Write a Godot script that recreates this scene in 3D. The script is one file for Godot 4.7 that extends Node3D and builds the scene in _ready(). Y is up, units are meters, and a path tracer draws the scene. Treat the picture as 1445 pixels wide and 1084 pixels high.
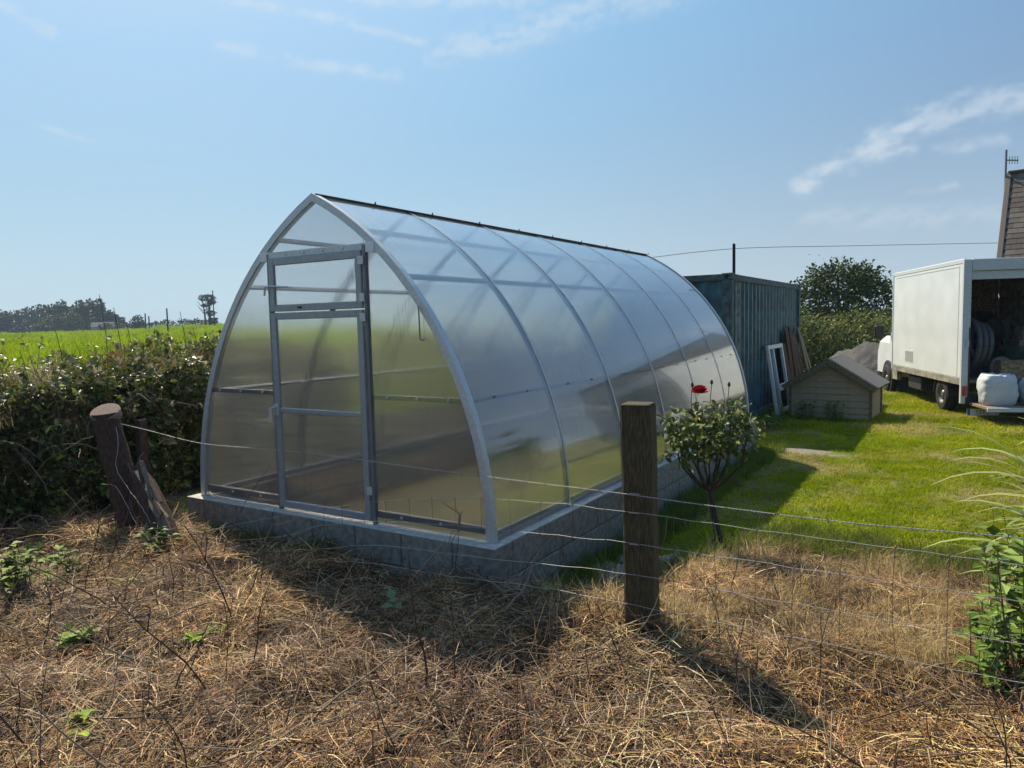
extends Node3D
# ---------------------------------------------------------------- shared state
const B := 1.104            # one bay of the greenhouse
const BAYS := 6
const WALL := 0.48          # height of the block wall
const AC := 1.15            # the two arcs of the arch: centre -AC / +AC, radius AR
const AR := 2.67
const SUN := Vector3(-0.573, 0.743, -0.337)
var rng := RandomNumberGenerator.new()
var nz := FastNoiseLite.new()
var nf := FastNoiseLite.new()
var M := {}
var used := {}

# ---------------------------------------------------------------- mesh builder
class MB:
	var v := PackedVector3Array()
	var n := PackedVector3Array()
	var c := PackedColorArray()
	var uv := PackedVector2Array()
	var ix := PackedInt32Array()
	var col := Color.WHITE
	func vert(p: Vector3, nn: Vector3, t := Vector2.ZERO) -> int:
		v.append(p); n.append(nn); c.append(col); uv.append(t)
		return v.size() - 1
	func tri(a: Vector3, b: Vector3, d: Vector3) -> void:          # counter-clockwise seen from outside
		var nn := (b - a).cross(d - a).normalized()
		var i := vert(a, nn); vert(b, nn); vert(d, nn)
		ix.append_array(PackedInt32Array([i, i + 2, i + 1]))
	func quad(a: Vector3, b: Vector3, d: Vector3, e: Vector3) -> void:
		var nn := (d - a).cross(e - b).normalized()
		var i := vert(a, nn, Vector2(0, 0)); vert(b, nn, Vector2(1, 0)); vert(d, nn, Vector2(1, 1)); vert(e, nn, Vector2(0, 1))
		ix.append_array(PackedInt32Array([i, i + 2, i + 1, i, i + 3, i + 2]))
	func oq(a: Vector3, b: Vector3, d: Vector3, e: Vector3, mid: Vector3) -> void:   # turned so that it faces away from mid
		if (d - a).cross(e - b).dot((a + b + d + e) * 0.25 - mid) < 0.0: quad(e, d, b, a)
		else: quad(a, b, d, e)
	func ot(a: Vector3, b: Vector3, d: Vector3, mid: Vector3) -> void:
		if (b - a).cross(d - a).dot((a + b + d) / 3.0 - mid) < 0.0: tri(d, b, a)
		else: tri(a, b, d)
	func box(x: Transform3D, s: Vector3, bev := 0.004) -> void:
		var h := s * 0.5
		bev = minf(bev, minf(h.x, minf(h.y, h.z)) * 0.6)
		var mid := x.origin
		var P := func(sx: int, sy: int, sz: int, ax: int) -> Vector3:
			var p := Vector3(sx * h.x, sy * h.y, sz * h.z)
			for k in 3:
				if k != ax: p[k] -= signf(p[k]) * bev
			return x * p
		for s1 in [-1, 1]:
			oq(P.call(s1, -1, -1, 0), P.call(s1, 1, -1, 0), P.call(s1, 1, 1, 0), P.call(s1, -1, 1, 0), mid)
			oq(P.call(-1, s1, -1, 1), P.call(1, s1, -1, 1), P.call(1, s1, 1, 1), P.call(-1, s1, 1, 1), mid)
			oq(P.call(-1, -1, s1, 2), P.call(1, -1, s1, 2), P.call(1, 1, s1, 2), P.call(-1, 1, s1, 2), mid)
			if bev <= 0.0: continue
			for s2 in [-1, 1]:
				oq(P.call(s1, s2, -1, 0), P.call(s1, s2, 1, 0), P.call(s1, s2, 1, 1), P.call(s1, s2, -1, 1), mid)
				oq(P.call(s1, -1, s2, 0), P.call(s1, 1, s2, 0), P.call(s1, 1, s2, 2), P.call(s1, -1, s2, 2), mid)
				oq(P.call(-1, s1, s2, 1), P.call(1, s1, s2, 1), P.call(1, s1, s2, 2), P.call(-1, s1, s2, 2), mid)
				for s3 in [-1, 1]:
					ot(P.call(s1, s2, s3, 0), P.call(s1, s2, s3, 1), P.call(s1, s2, s3, 2), mid)
	func at(p: Vector3, s: Vector3, bev := 0.004) -> void:
		box(Transform3D(Basis(), p), s, bev)
	func bar(a: Vector3, b: Vector3, w: float, d: float, bev := 0.002, up := Vector3.UP) -> void:   # a rectangular bar from a to b
		var z := (b - a).normalized()
		if absf(z.dot(up)) > 0.98: up = Vector3.FORWARD
		var xx := up.cross(z).normalized()
		box(Transform3D(Basis(xx, z.cross(xx), z), (a + b) * 0.5), Vector3(w, d, (b - a).length()), bev)
	func tube(pts: Array, rad: Array, sides := 6, cap := true) -> void:
		var f := Vector3.UP
		var start := v.size()
		for i in pts.size():
			var dir: Vector3 = (pts[mini(i + 1, pts.size() - 1)] - pts[maxi(i - 1, 0)]).normalized()
			if i == 0 and absf(dir.dot(f)) > 0.9: f = Vector3.RIGHT
			f = (f - dir * f.dot(dir)).normalized()
			var g := dir.cross(f)
			var r: float = rad[mini(i, rad.size() - 1)]
			for k in sides:
				var a := TAU * k / sides
				var o := f * cos(a) + g * sin(a)
				vert(pts[i] + o * r, o, Vector2(float(k) / sides, float(i)))
		for i in pts.size() - 1:
			for k in sides:
				var p := start + i * sides + k
				var q := start + i * sides + (k + 1) % sides
				ix.append_array(PackedInt32Array([p, p + sides, q, q, p + sides, q + sides]))
		if cap:
			for e in [0, pts.size() - 1]:
				var nn: Vector3 = (pts[e] - pts[e - 1]).normalized() if e else (pts[0] - pts[1]).normalized()
				var m := vert(pts[e], nn)
				for k in sides: vert(v[start + e * sides + k], nn)
				for k in sides:
					var a1 := m + 1 + k
					var a2 := m + 1 + (k + 1) % sides
					ix.append_array(PackedInt32Array([m, a2, a1] if e else [m, a1, a2]))
	func lathe(x: Transform3D, prof: Array, sides := 20) -> void:      # prof: Vector2(radius, height along local y), bottom to top
		for i in prof.size() - 1:
			var p: Vector2 = prof[i]
			var q: Vector2 = prof[i + 1]
			var nr := Vector2(q.y - p.y, p.x - q.x).normalized()
			var s := v.size()
			for k in sides + 1:
				var a := TAU * k / sides
				var o := Vector3(cos(a), 0, sin(a))
				var nn := (x.basis * (o * nr.x + Vector3.UP * nr.y)).normalized()
				vert(x * (o * p.x + Vector3.UP * p.y), nn)
				vert(x * (o * q.x + Vector3.UP * q.y), nn)
			for k in sides:
				var b := s + k * 2
				ix.append_array(PackedInt32Array([b, b + 2, b + 1, b + 1, b + 2, b + 3]))
	func strip(pts: Array, w: Array, side: Vector3) -> void:           # a thin blade
		var s := v.size()
		for i in pts.size():
			var dir: Vector3 = (pts[mini(i + 1, pts.size() - 1)] - pts[maxi(i - 1, 0)]).normalized()
			var nn := side.cross(dir).normalized()
			if nn.y < 0: nn = -nn
			vert(pts[i] - side * w[i], nn); vert(pts[i] + side * w[i], nn)
		for i in pts.size() - 1:
			var b := s + i * 2
			ix.append_array(PackedInt32Array([b, b + 1, b + 2, b + 1, b + 3, b + 2]))
	func leaf(o: Vector3, dir: Vector3, up: Vector3, l: float, w: float, fold := 0.25) -> void:   # a folded pointed leaf
		var sd := dir.cross(up).normalized()
		up = sd.cross(dir).normalized()
		var a := o
		var t := o + dir * l - up * l * 0.15
		var m1 := o + dir * l * 0.45 + sd * w + up * w * fold
		var m2 := o + dir * l * 0.45 - sd * w + up * w * fold
		var k := o + dir * l * 0.5
		var n1 := (m1 - a).cross(t - a).normalized()
		if n1.dot(up) < 0: n1 = -n1
		var n2 := (m2 - a).cross(t - a).normalized()
		if n2.dot(up) < 0: n2 = -n2
		var i := vert(a, n1); vert(m1, n1); vert(t, n1); vert(k, n1)
		ix.append_array(PackedInt32Array([i, i + 1, i + 3, i + 3, i + 1, i + 2]))
		i = vert(a, n2); vert(m2, n2); vert(t, n2); vert(k, n2)
		ix.append_array(PackedInt32Array([i, i + 3, i + 1, i + 3, i + 2, i + 1]))
	func mesh() -> ArrayMesh:
		for k in range(0, ix.size(), 3):                              # front faces run clockwise, on the side the normals point to
			var p := ix[k]
			var q := ix[k + 1]
			var r := ix[k + 2]
			if (v[q] - v[p]).cross(v[r] - v[p]).dot(n[p] + n[q] + n[r]) > 0.0:
				ix[k + 1] = r; ix[k + 2] = q
		var a := []
		a.resize(Mesh.ARRAY_MAX)
		a[Mesh.ARRAY_VERTEX] = v; a[Mesh.ARRAY_NORMAL] = n; a[Mesh.ARRAY_COLOR] = c; a[Mesh.ARRAY_TEX_UV] = uv; a[Mesh.ARRAY_INDEX] = ix
		var m := ArrayMesh.new()
		m.add_surface_from_arrays(Mesh.PRIMITIVE_TRIANGLES, a)
		return m

# ---------------------------------------------------------------- naming helpers
func numbered(called: String) -> String:
	var k: int = used.get(called, 0)
	used[called] = k + 1
	return called if k == 0 else "%s_%03d" % [called, k]
func thing(called: String, label: String, category: String, at := Vector3.ZERO, turn := 0.0, group := "") -> Node3D:
	var o := Node3D.new()
	o.name = numbered(called)
	add_child(o)
	o.position = at; o.rotation.y = turn
	tag(o, label, category, group, "thing")
	return o
func tag(o: Node, label: String, category: String, group := "", kind := "") -> void:
	o.set_meta("label", label); o.set_meta("category", category)
	if group: o.set_meta("group", group)
	if kind: o.set_meta("kind", kind)
func part(called: String, me: Mesh, m: Material, parent: Node = self, at := Transform3D()) -> MeshInstance3D:
	var o := MeshInstance3D.new()
	o.mesh = me; o.material_override = m
	o.name = numbered(called) if parent == self else called
	parent.add_child(o, true)
	o.transform = at
	return o
func obj(called: String, mb: MB, m: Material, parent: Node = self) -> MeshInstance3D:
	return part(called, mb.mesh(), m, parent)
func one(called: String, p: Vector3, s: Vector3, m: Material, parent: Node, bev := 0.004) -> MeshInstance3D:
	var mb := MB.new(); mb.at(p, s, bev)
	return obj(called, mb, m, parent)
func multi(called: String, me: Mesh, m: Material, where: Array, tint: Array, parent: Node) -> MultiMeshInstance3D:
	var mm := MultiMesh.new()
	mm.transform_format = MultiMesh.TRANSFORM_3D
	mm.use_colors = true
	mm.mesh = me
	mm.instance_count = where.size()
	for i in where.size():
		mm.set_instance_transform(i, where[i])
		mm.set_instance_color(i, tint[i])
	var o := MultiMeshInstance3D.new()
	o.multimesh = mm; o.material_override = m; o.name = called
	parent.add_child(o, true)
	o.set_meta("kind", "stuff")
	return o

# ---------------------------------------------------------------- materials
func lin(r: float, g: float, b: float, a := 1.0) -> Color:
	var q := Color(r, g, b).linear_to_srgb()
	q.a = a
	return q
func grain(seed_: int, freq: float, lo: float, hi: float, size := 512, oct := 4) -> NoiseTexture2D:
	var t := NoiseTexture2D.new()
	var f := FastNoiseLite.new()
	f.seed = seed_; f.frequency = freq; f.fractal_octaves = oct; f.noise_type = FastNoiseLite.TYPE_SIMPLEX
	t.noise = f; t.width = size; t.height = size; t.seamless = true
	var g := Gradient.new()
	g.set_color(0, Color(lo, lo, lo)); g.set_color(1, Color(hi, hi, hi))
	t.color_ramp = g
	return t
func mat(called: String, col: Color, rough := 0.8, metal := 0.0, tex: Texture2D = null, scale := 1.0, bump := 0.0) -> StandardMaterial3D:
	var m := StandardMaterial3D.new()
	m.resource_name = called
	m.albedo_color = col; m.roughness = rough; m.metallic = metal
	if tex:
		m.albedo_texture = tex
		m.uv1_triplanar = true; m.uv1_world_triplanar = true
		m.uv1_scale = Vector3.ONE * scale
		if bump > 0:
			m.heightmap_enabled = true; m.heightmap_texture = tex; m.heightmap_scale = bump
	M[called] = m
	return m
func leafy(called: String, rough: float, back: Color, spec := 0.5) -> StandardMaterial3D:
	var m := mat(called, Color.WHITE, rough)
	m.vertex_color_use_as_albedo = true
	m.metallic_specular = spec
	m.backlight_enabled = true; m.backlight = back
	return m
func flutes() -> ImageTexture:                                         # the channels of twin-wall sheet, about a centimetre wide and none quite alike
	var im := Image.create(1024, 4, false, Image.FORMAT_RGB8)
	var h := 0.5
	var wide := 0.0
	for i in 1024:
		if i % 16 == 0: h = rng.randf_range(0.25, 0.75)
		if i % 64 == 0: wide = rng.randf_range(-0.22, 0.22)
		var q := clampf(0.5 + 0.5 * (h - 0.5) + wide + 0.16 * sin(TAU * i / 16.0) + 0.1 * sin(TAU * i / 204.8 + 1.0), 0, 1)
		for j in 4: im.set_pixel(i, j, Color(q, q, q))
	return ImageTexture.create_from_image(im)
func make_materials() -> void:
	var fine := grain(3, 0.03, 0.62, 1.0)
	var coarse := grain(5, 0.008, 0.55, 1.0)
	var patch := grain(9, 0.03, 0.9, 1.0)
	mat("steel", lin(0.60, 0.61, 0.62), 0.42, 0.4, patch, 1.5)
	mat("steel_dark", lin(0.22, 0.23, 0.24), 0.5, 0.4, patch, 1.5)
	mat("door_metal", lin(0.36, 0.38, 0.40), 0.45, 0.4, patch, 1.2)
	mat("white_tape", lin(0.78, 0.8, 0.8), 0.5)
	mat("ridge", lin(0.03, 0.03, 0.035), 0.6)
	var pc := mat("polycarbonate", Color(0.95, 0.96, 0.97, 0.03), 0.05)
	pc.backlight_enabled = true; pc.backlight = lin(0.03, 0.03, 0.03)
	pc.refraction_enabled = true; pc.refraction_scale = 0.05
	pc.transparency = BaseMaterial3D.TRANSPARENCY_ALPHA
	pc.clearcoat_enabled = true; pc.clearcoat = 1.0; pc.clearcoat_roughness = 0.03
	pc.heightmap_enabled = true; pc.heightmap_texture = flutes(); pc.heightmap_scale = 0.035
	pc.uv1_scale = Vector3(1.5, 1, 1)
	var blk := grain(13, 0.02, 0.72, 1.0, 512, 6)
	for i in 4:
		var k := 0.27 + 0.014 * i
		mat("block%d" % i, lin(k * 1.10, k * 0.99, k * 0.82), 0.95, 0.0, blk, 1.1 + 0.1 * i, 0.15)
	mat("sill_painted_sun", lin(0.52, 0.50, 0.46), 0.9, 0.0, grain(11, 0.02, 0.82, 1.0), 1.2)  # pale tone stands in for sun falling through the panels onto the wall top
	mat("mortar", lin(0.22, 0.21, 0.2), 0.95, 0.0, fine, 3.0, 0.3)
	mat("wire", lin(0.38, 0.37, 0.35), 0.55, 0.3)
	mat("wire_rust", lin(0.16, 0.12, 0.09), 0.7, 0.4)
	var wood := grain(21, 0.02, 0.45, 1.0)
	var post := mat("post_wood", lin(0.14, 0.105, 0.045), 0.85, 0.0, wood, 1.0, 1.4)
	post.uv1_scale = Vector3(7, 0.9, 7)
	var old := mat("old_wood", lin(0.14, 0.078, 0.055), 0.9, 0.0, wood, 1.0, 1.5)
	old.uv1_scale = Vector3(6, 1.2, 6)
	var gw := mat("grey_wood", lin(0.36, 0.29, 0.22), 0.9, 0.0, wood, 1.0, 0.5)
	gw.uv1_scale = Vector3(6, 3, 6)
	mat("cut_wood", lin(0.34, 0.24, 0.19), 0.9, 0.0, fine, 4.0, 0.5)
	var kw := mat("kennel_wood", lin(0.50, 0.39, 0.25), 0.9, 0.0, grain(22, 0.02, 0.7, 1.0), 1.0, 0.3)
	kw.uv1_scale = Vector3(0.7, 9, 0.7)
	mat("kennel_trim", lin(0.30, 0.26, 0.14), 0.9, 0.0, wood, 2.0, 0.3)
	mat("felt", lin(0.14, 0.14, 0.145), 0.9, 0.0, fine, 3.0, 0.4)
	var rust := grain(33, 0.010, 0.5, 1.0)
	mat("container", lin(0.04, 0.165, 0.21), 0.55, 0.0, rust, 0.5)
	mat("container_old", lin(0.10, 0.17, 0.18), 0.7, 0.0, rust, 0.9)
	mat("container_pale", lin(0.33, 0.38, 0.37), 0.7, 0.0, rust, 0.9)
	mat("dark", lin(0.012, 0.012, 0.013), 0.8)
	mat("white_paint", lin(0.72, 0.72, 0.69), 0.55, 0.0, patch, 0.7)
	mat("van_white", lin(0.70, 0.73, 0.74), 0.35, 0.0, grain(41, 0.006, 0.92, 1.0), 0.35)
	mat("van_dirt", lin(0.42, 0.39, 0.31), 0.7, 0.0, coarse, 0.8)
	mat("van_trim", lin(0.58, 0.61, 0.62), 0.45, 0.0, patch, 1.0)
	mat("rubber", lin(0.02, 0.02, 0.02), 0.85, 0.0, fine, 4.0)
	mat("rim", lin(0.30, 0.28, 0.27), 0.5, 0.6, fine, 3.0)
	mat("black_plastic", lin(0.022, 0.022, 0.024), 0.6)
	mat("van_inside", lin(0.66, 0.63, 0.56), 0.8, 0.0, coarse, 1.0)
	mat("ply", lin(0.58, 0.38, 0.19), 0.8, 0.0, wood, 1.2)
	mat("ply_pale", lin(0.68, 0.53, 0.32), 0.8, 0.0, wood, 1.2)
	mat("green_sheet", lin(0.12, 0.22, 0.19), 0.7)
	mat("sack", lin(0.66, 0.69, 0.72), 0.6, 0.0, grain(51, 0.02, 0.8, 1.0), 3.0, 0.6)
	mat("deck", lin(0.42, 0.31, 0.21), 0.85, 0.0, wood, 2.0)
	mat("hose", lin(0.08, 0.085, 0.095), 0.5)
	var glass := mat("glass", Color(0.02, 0.03, 0.03, 0.35), 0.05)
	glass.transparency = BaseMaterial3D.TRANSPARENCY_ALPHA
	mat("plate_white", lin(0.75, 0.75, 0.72), 0.4)
	mat("plate_blue", lin(0.02, 0.06, 0.35), 0.4)
	mat("red_lens", lin(0.35, 0.02, 0.02), 0.2)
	for i in 3:
		var k := 0.115 + 0.04 * i
		mat("slate%d" % i, lin(k * 1.28, k, k * 0.82), 0.8, 0.0, fine, 1.5, 0.4)
	mat("render_wall", lin(0.55, 0.53, 0.48), 0.9, 0.0, coarse, 0.6)
	mat("gravel", lin(0.17, 0.165, 0.16), 0.95, 0.0, grain(61, 0.06, 0.4, 1.0), 1.2, 3.0)
	mat("stone0", lin(0.40, 0.35, 0.29), 0.95, 0.0, fine, 2.0, 0.8)
	mat("stone1", lin(0.33, 0.30, 0.26), 0.95, 0.0, fine, 2.0, 0.8)
	mat("bark", lin(0.09, 0.07, 0.05), 0.95, 0.0, fine, 4.0, 0.6)
	mat("cane", lin(0.10, 0.06, 0.04), 0.8, 0.0, fine, 5.0)
	mat("weed_stem", lin(0.09, 0.11, 0.035), 0.8)
	mat("cane_pale", lin(0.34, 0.26, 0.18), 0.85, 0.0, fine, 5.0)
	leafy("straw", 0.7, lin(0.2, 0.2, 0.2), 0.4)
	leafy("grass", 0.8, lin(0.9, 0.9, 0.9), 0.12)
	leafy("bramble", 0.45, lin(0.5, 0.5, 0.5), 0.5)
	leafy("tree_leaf", 0.55, lin(0.25, 0.25, 0.25), 0.35)
	leafy("flax_leaf", 0.4, lin(0.4, 0.4, 0.4), 0.5)
	leafy("petal", 0.6, lin(0.3, 0.3, 0.3), 0.3)
	var g := mat("ground", Color.WHITE, 0.95, 0.0, grain(71, 0.045, 0.62, 1.0), 0.9, 3.0)
	g.vertex_color_use_as_albedo = true
	g.uv1_world_triplanar = true

# ---------------------------------------------------------------- the lie of the land
func inside(x: float, z: float, grow := 0.0) -> bool:
	return absf(x) < 1.60 + grow and z < 0.08 + grow and z > -6.72 - grow
func gh(x: float, z: float) -> float:
	if inside(x, z, -0.12): return 0.10 + 0.015 * nz.get_noise_2d(x * 30, z * 30)
	var near := smoothstep(-0.32, 0.2, z)
	var wide := smoothstep(-2.4, 0.3, z)
	var t := lerpf(near, wide, clampf((x - 2.0) / 0.6, 0, 1)) if x > 0 else near
	var left := smoothstep(-1.45, -1.65, x) if z > -8.0 else smoothstep(-2.9, -4.5, x)
	var y := 0.235 * maxf(t, left)
	var s := maxf(t, left * 0.6)
	y += s * (0.085 * nz.get_noise_2d(x * 110, z * 110) + 0.05 * nz.get_noise_2d(x * 300, z * 300)) + 0.012 * nz.get_noise_2d(x * 60, z * 60)
	y += 0.06 * exp(-(pow(x - 2.25, 2) * 6 + pow(z - 0.25, 2) * 12)) + 0.08 * exp(-(pow(x - 3.75, 2) * 5 + pow(z + 0.95, 2) * 9))
	y -= 0.07 * exp(-(pow(x - 3.45, 2) * 12 + pow(z + 0.62, 2) * 18))
	var d := Vector2(x - 4.1, z - 3.85).length()
	var field := smoothstep(-5.0, -16.0, x)
	y += field * (0.0058 * d + 0.2 * nz.get_noise_2d(x * 0.7, z * 0.7))
	y += field * 2.6 * exp(-(pow(x + 150, 2) + pow(z + 165, 2)) / 4200.0)
	y += (1.0 - field) * 0.004 * maxf(0, d - 25)
	return y
func straw_edge(x: float) -> float:
	return lerpf(-0.15, -2.25, smoothstep(2.0, 2.75, x)) + 0.30 * nz.get_noise_2d(x * 70, 40.0)
func zone(x: float, z: float) -> String:
	if inside(x, z): return "soil"
	if x < -5.2: return "field"
	if x < -2.5 and z > -12: return "litter"
	if z > straw_edge(x) and z > -4: return "straw"
	var gx := (x - 2.0) / 0.55
	var gz := (z + 6.95) / 0.33
	if gx * gx + gz * gz < 1.0 + nz.get_noise_2d(x * 120, z * 120): return "grit"
	return "lawn"
const ZONE := {"soil": Color(0.15, 0.145, 0.05), "field": Color(0.20, 0.28, 0.004), "litter": Color(0.07, 0.055, 0.035), "straw": Color(0.055, 0.034, 0.018), "grit": Color(0.26, 0.23, 0.16), "lawn": Color(0.15, 0.17, 0.008)}
func make_ground() -> void:
	var xs := spread(-7.0, 9.0, 0.11, 700.0)
	var zs := spread(-9.0, 4.5, 0.11, 700.0)
	var mb := MB.new()
	for z in zs:
		for x in xs:
			var y := gh(x, z)
			var e := 0.05 if absf(x) < 10 and absf(z) < 12 else 0.5
			var nn := Vector3(gh(x - e, z) - gh(x + e, z), 2 * e, gh(x, z - e) - gh(x, z + e)).normalized()
			var k: Color = ZONE[zone(x, z)]
			var j := 1.0 + 0.25 * nz.get_noise_2d(x * 25, z * 25)
			if k == ZONE["lawn"] and nz.get_noise_2d(x * 45 + 300, z * 45) > 0.28: k = Color(0.2, 0.17, 0.06)
			if k == ZONE["field"]: k = k.lerp(Color(0.26, 0.32, 0.006), 0.5 + 0.5 * nz.get_noise_2d(x * 3, z * 14))
			mb.col = Color(k.r * j, k.g * j, k.b * j)
			mb.vert(Vector3(x, y, z), nn)
	var w := xs.size()
	for i in zs.size() - 1:
		for j in w - 1:
			var a := i * w + j
			mb.ix.append_array(PackedInt32Array([a, a + 1, a + w, a + 1, a + w + 1, a + w]))
	var o := obj("ground", mb, M.ground)
	tag(o, "ground with lawn, cut dry grass and a green field", "ground", "", "structure")
func spread(a: float, b: float, step: float, far: float) -> PackedFloat64Array:
	var out := PackedFloat64Array()
	var lo := []
	var s := step
	var p := a
	while p > -far:
		s *= 1.16; p -= s; lo.push_front(p)
	for q in lo: out.append(q)
	p = a
	while p <= b:
		out.append(p); p += step
	s = step
	while p < far:
		out.append(p); s *= 1.16; p += s
	return out

# ---------------------------------------------------------------- camera, sky, sun
func make_view() -> void:
	var cam := Camera3D.new()
	cam.name = "camera"
	add_child(cam)
	var R := Basis.from_euler(Vector3(0, 0.5588, 0)) * Basis.from_euler(Vector3(-0.08337, 0, 0)) * Basis.from_euler(Vector3(0, 0, -0.0232))
	cam.transform = Transform3D(R, Vector3(4.114, 1.914, 3.853))
	cam.fov = 55.71
	cam.near = 0.05; cam.far = 3000.0
	cam.current = true
	var e := Environment.new()
	e.background_mode = Environment.BG_SKY
	e.tonemap_mode = Environment.TONE_MAPPER_LINEAR
	e.tonemap_exposure = EXPOSURE
	e.fog_enabled = true; e.fog_density = 0.0005; e.fog_light_color = Color(0.78, 0.86, 0.95)
	e.sdfgi_enabled = true; e.ssao_enabled = true; e.ssil_enabled = true
	var sky := Sky.new()
	var sm := PanoramaSkyMaterial.new()
	sm.panorama = ImageTexture.create_from_image(sky_image(2048))
	sky.sky_material = sm
	e.sky = sky
	var we := WorldEnvironment.new()
	we.name = "air"; we.environment = e
	add_child(we)
	var sun := DirectionalLight3D.new()
	sun.name = "sun"
	add_child(sun)
	sun.look_at_from_position(SUN * 50.0, Vector3.ZERO, Vector3.UP)
	sun.light_energy = 1.6
	sun.light_angular_distance = 0.5
	sun.light_color = Color(1.0, 0.945, 0.85)
	sun.shadow_enabled = true
const EXPOSURE := 1.5
func sky_image(w: int) -> Image:
	var h := w / 2
	var im := Image.create(w, h, false, Image.FORMAT_RGB8)
	var wisp := FastNoiseLite.new()
	wisp.seed = 12; wisp.frequency = 1.0; wisp.fractal_octaves = 5; wisp.noise_type = FastNoiseLite.TYPE_SIMPLEX
	var haze := Gradient.new()                                        # at the horizon, by the cosine to the sun
	haze.offsets = PackedFloat32Array([0.0, 0.5, 0.75, 1.0])
	haze.colors = PackedColorArray([Color8(178, 200, 214), Color8(194, 212, 222), Color8(205, 230, 240), Color8(222, 239, 246)])
	var blue := Gradient.new()                                        # higher up
	blue.offsets = PackedFloat32Array([0.0, 0.5, 0.76, 0.87, 0.95, 1.0])
	blue.colors = PackedColorArray([Color8(92, 134, 186), Color8(118, 157, 201), Color8(144, 191, 232), Color8(172, 211, 247), Color8(208, 230, 251), Color8(238, 246, 253)])
	for j in h:
		var el := PI * (0.5 - (j + 0.5) / h)
		var se := sin(el)
		var ce := cos(el)
		var t := 1.0 - exp(-pow(maxf(el, 0.0) / 0.227, 1.6))
		for i in w:
			if el < -0.03:
				im.set_pixel(i, j, Color(0.36, 0.39, 0.30))
				continue
			var az := wrapf(TAU * (i + 0.5) / w, -PI, PI)              # 0 = -z, positive towards +x
			var dir := Vector3(sin(az) * ce, se, -cos(az) * ce)
			var k := clampf(dir.dot(SUN), 0, 1)
			var c := haze.sample(k).lerp(blue.sample(k), t)
			var cov := 0.0
			var s := band(az, el)
			if s.x > 0.0:
				var n := wisp.get_noise_3d(az * 16 + el * 14, el * 46 - az * 12, 2.0) + 0.4 * wisp.get_noise_2d(az * 70, el * 130)
				cov = smoothstep(0.15, 1.0, s.x * (0.8 + 0.9 * n)) * s.y
			if se > 0.45:
				var fl := Vector2(dir.x, dir.z) / (se + 0.12)
				var m := smoothstep(0.1, 0.6, wisp.get_noise_2d(fl.x * 0.6 + 3.3, fl.y * 0.6 - 1.0))
				cov = maxf(cov, smoothstep(0.45, 0.6, se) * m * 0.3 * smoothstep(0.0, 0.7, wisp.get_noise_3d(fl.x * 1.2 + fl.y, fl.y * 3.6 - fl.x * 2.0, 7.0)))
			c = c.lerp(Color8(226, 233, 241), cov).srgb_to_linear()
			im.set_pixel(i, j, Color(c.r / EXPOSURE, c.g / EXPOSURE, c.b / EXPOSURE).linear_to_srgb())
	return im
const BANDS := [[-0.182, 0.162, -0.125, 0.19, 0.022, 0.6], [-0.125, 0.19, -0.058, 0.222, 0.030, 0.6], [-0.058, 0.222, 0.20, 0.25, 0.032, 0.5], [-0.09, 0.188, -0.06, 0.193, 0.014, 0.55], [-0.035, 0.187, 0.03, 0.19, 0.013, 0.4], [-0.06, 0.142, -0.015, 0.148, 0.008, 0.35], [-0.17, 0.12, 0.06, 0.108, 0.026, 0.25], [-0.93, 0.392, -0.75, 0.376, 0.012, 0.4], [-0.80, 0.380, -0.66, 0.356, 0.008, 0.45], [-0.92, 0.338, -0.70, 0.318, 0.014, 0.4], [-0.65, 0.345, -0.43, 0.388, 0.034, 0.42], [-0.43, 0.388, -0.15, 0.42, 0.034, 0.35], [-0.76, 0.405, -0.5, 0.405, 0.02, 0.4], [-1.121, 0.233, -1.06, 0.218, 0.006, 0.35], [-1.2, 0.37, -1.1, 0.33, 0.014, 0.3]]
func band(az: float, el: float) -> Vector2:                            # drawn-out thin clouds: strength in, cover
	var s := Vector2.ZERO
	for q in BANDS:
		if absf(az - (q[0] + q[2]) * 0.5) > 0.25 or absf(el - (q[1] + q[3]) * 0.5) > 0.1: continue
		var a := Vector2(q[0], q[1])
		var b := Vector2(q[2], q[3])
		var p := Vector2(az, el)
		var t := clampf((p - a).dot(b - a) / (b - a).length_squared(), 0, 1)
		var k := 1.0 - (p - a.lerp(b, t)).length() / float(q[4])
		if k > s.x: s = Vector2(k, q[5])
	return s

# ---------------------------------------------------------------- greenhouse
func arch_y(x: float) -> float:
	return sqrt(maxf(0.0, AR * AR - pow(absf(x) + AC, 2)))
func arc_stations(steps: int) -> Array:                                # [point, outward] from right foot over the ridge to left foot
	var out := []
	var last := acos(AC / AR)
	for i in steps + 1:
		var a := last * i / steps
		var nn := Vector3(cos(a), sin(a), 0)
		var p := Vector3(-AC, 0, 0) + nn * AR
		if i == steps: nn = Vector3(0, 1.0 / sin(last), 0)
		out.append([p, nn])
	for i in range(steps - 1, -1, -1):
		out.append([out[i][0] * Vector3(-1, 1, 1), out[i][1] * Vector3(-1, 1, 1)])
	return out
func arch_mesh(r_out: float, r_in: float, w: float) -> ArrayMesh:      # rectangular hoop, offsets from the panel line
	var mb := MB.new()
	var st := arc_stations(18)
	for i in st.size() - 1:
		var q := []
		for s in [st[i], st[i + 1]]:
			for k in [r_out, r_in]:
				for z in [-w / 2, w / 2]:
					q.append(s[0] + s[1] * k + Vector3(0, 0, z))
		var mid := Vector3.ZERO
		for p in q: mid += p / 8.0
		mb.oq(q[0], q[1], q[5], q[4], mid); mb.oq(q[2], q[3], q[7], q[6], mid)
		mb.oq(q[0], q[2], q[6], q[4], mid); mb.oq(q[1], q[3], q[7], q[5], mid)
	return mb.mesh()
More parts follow.
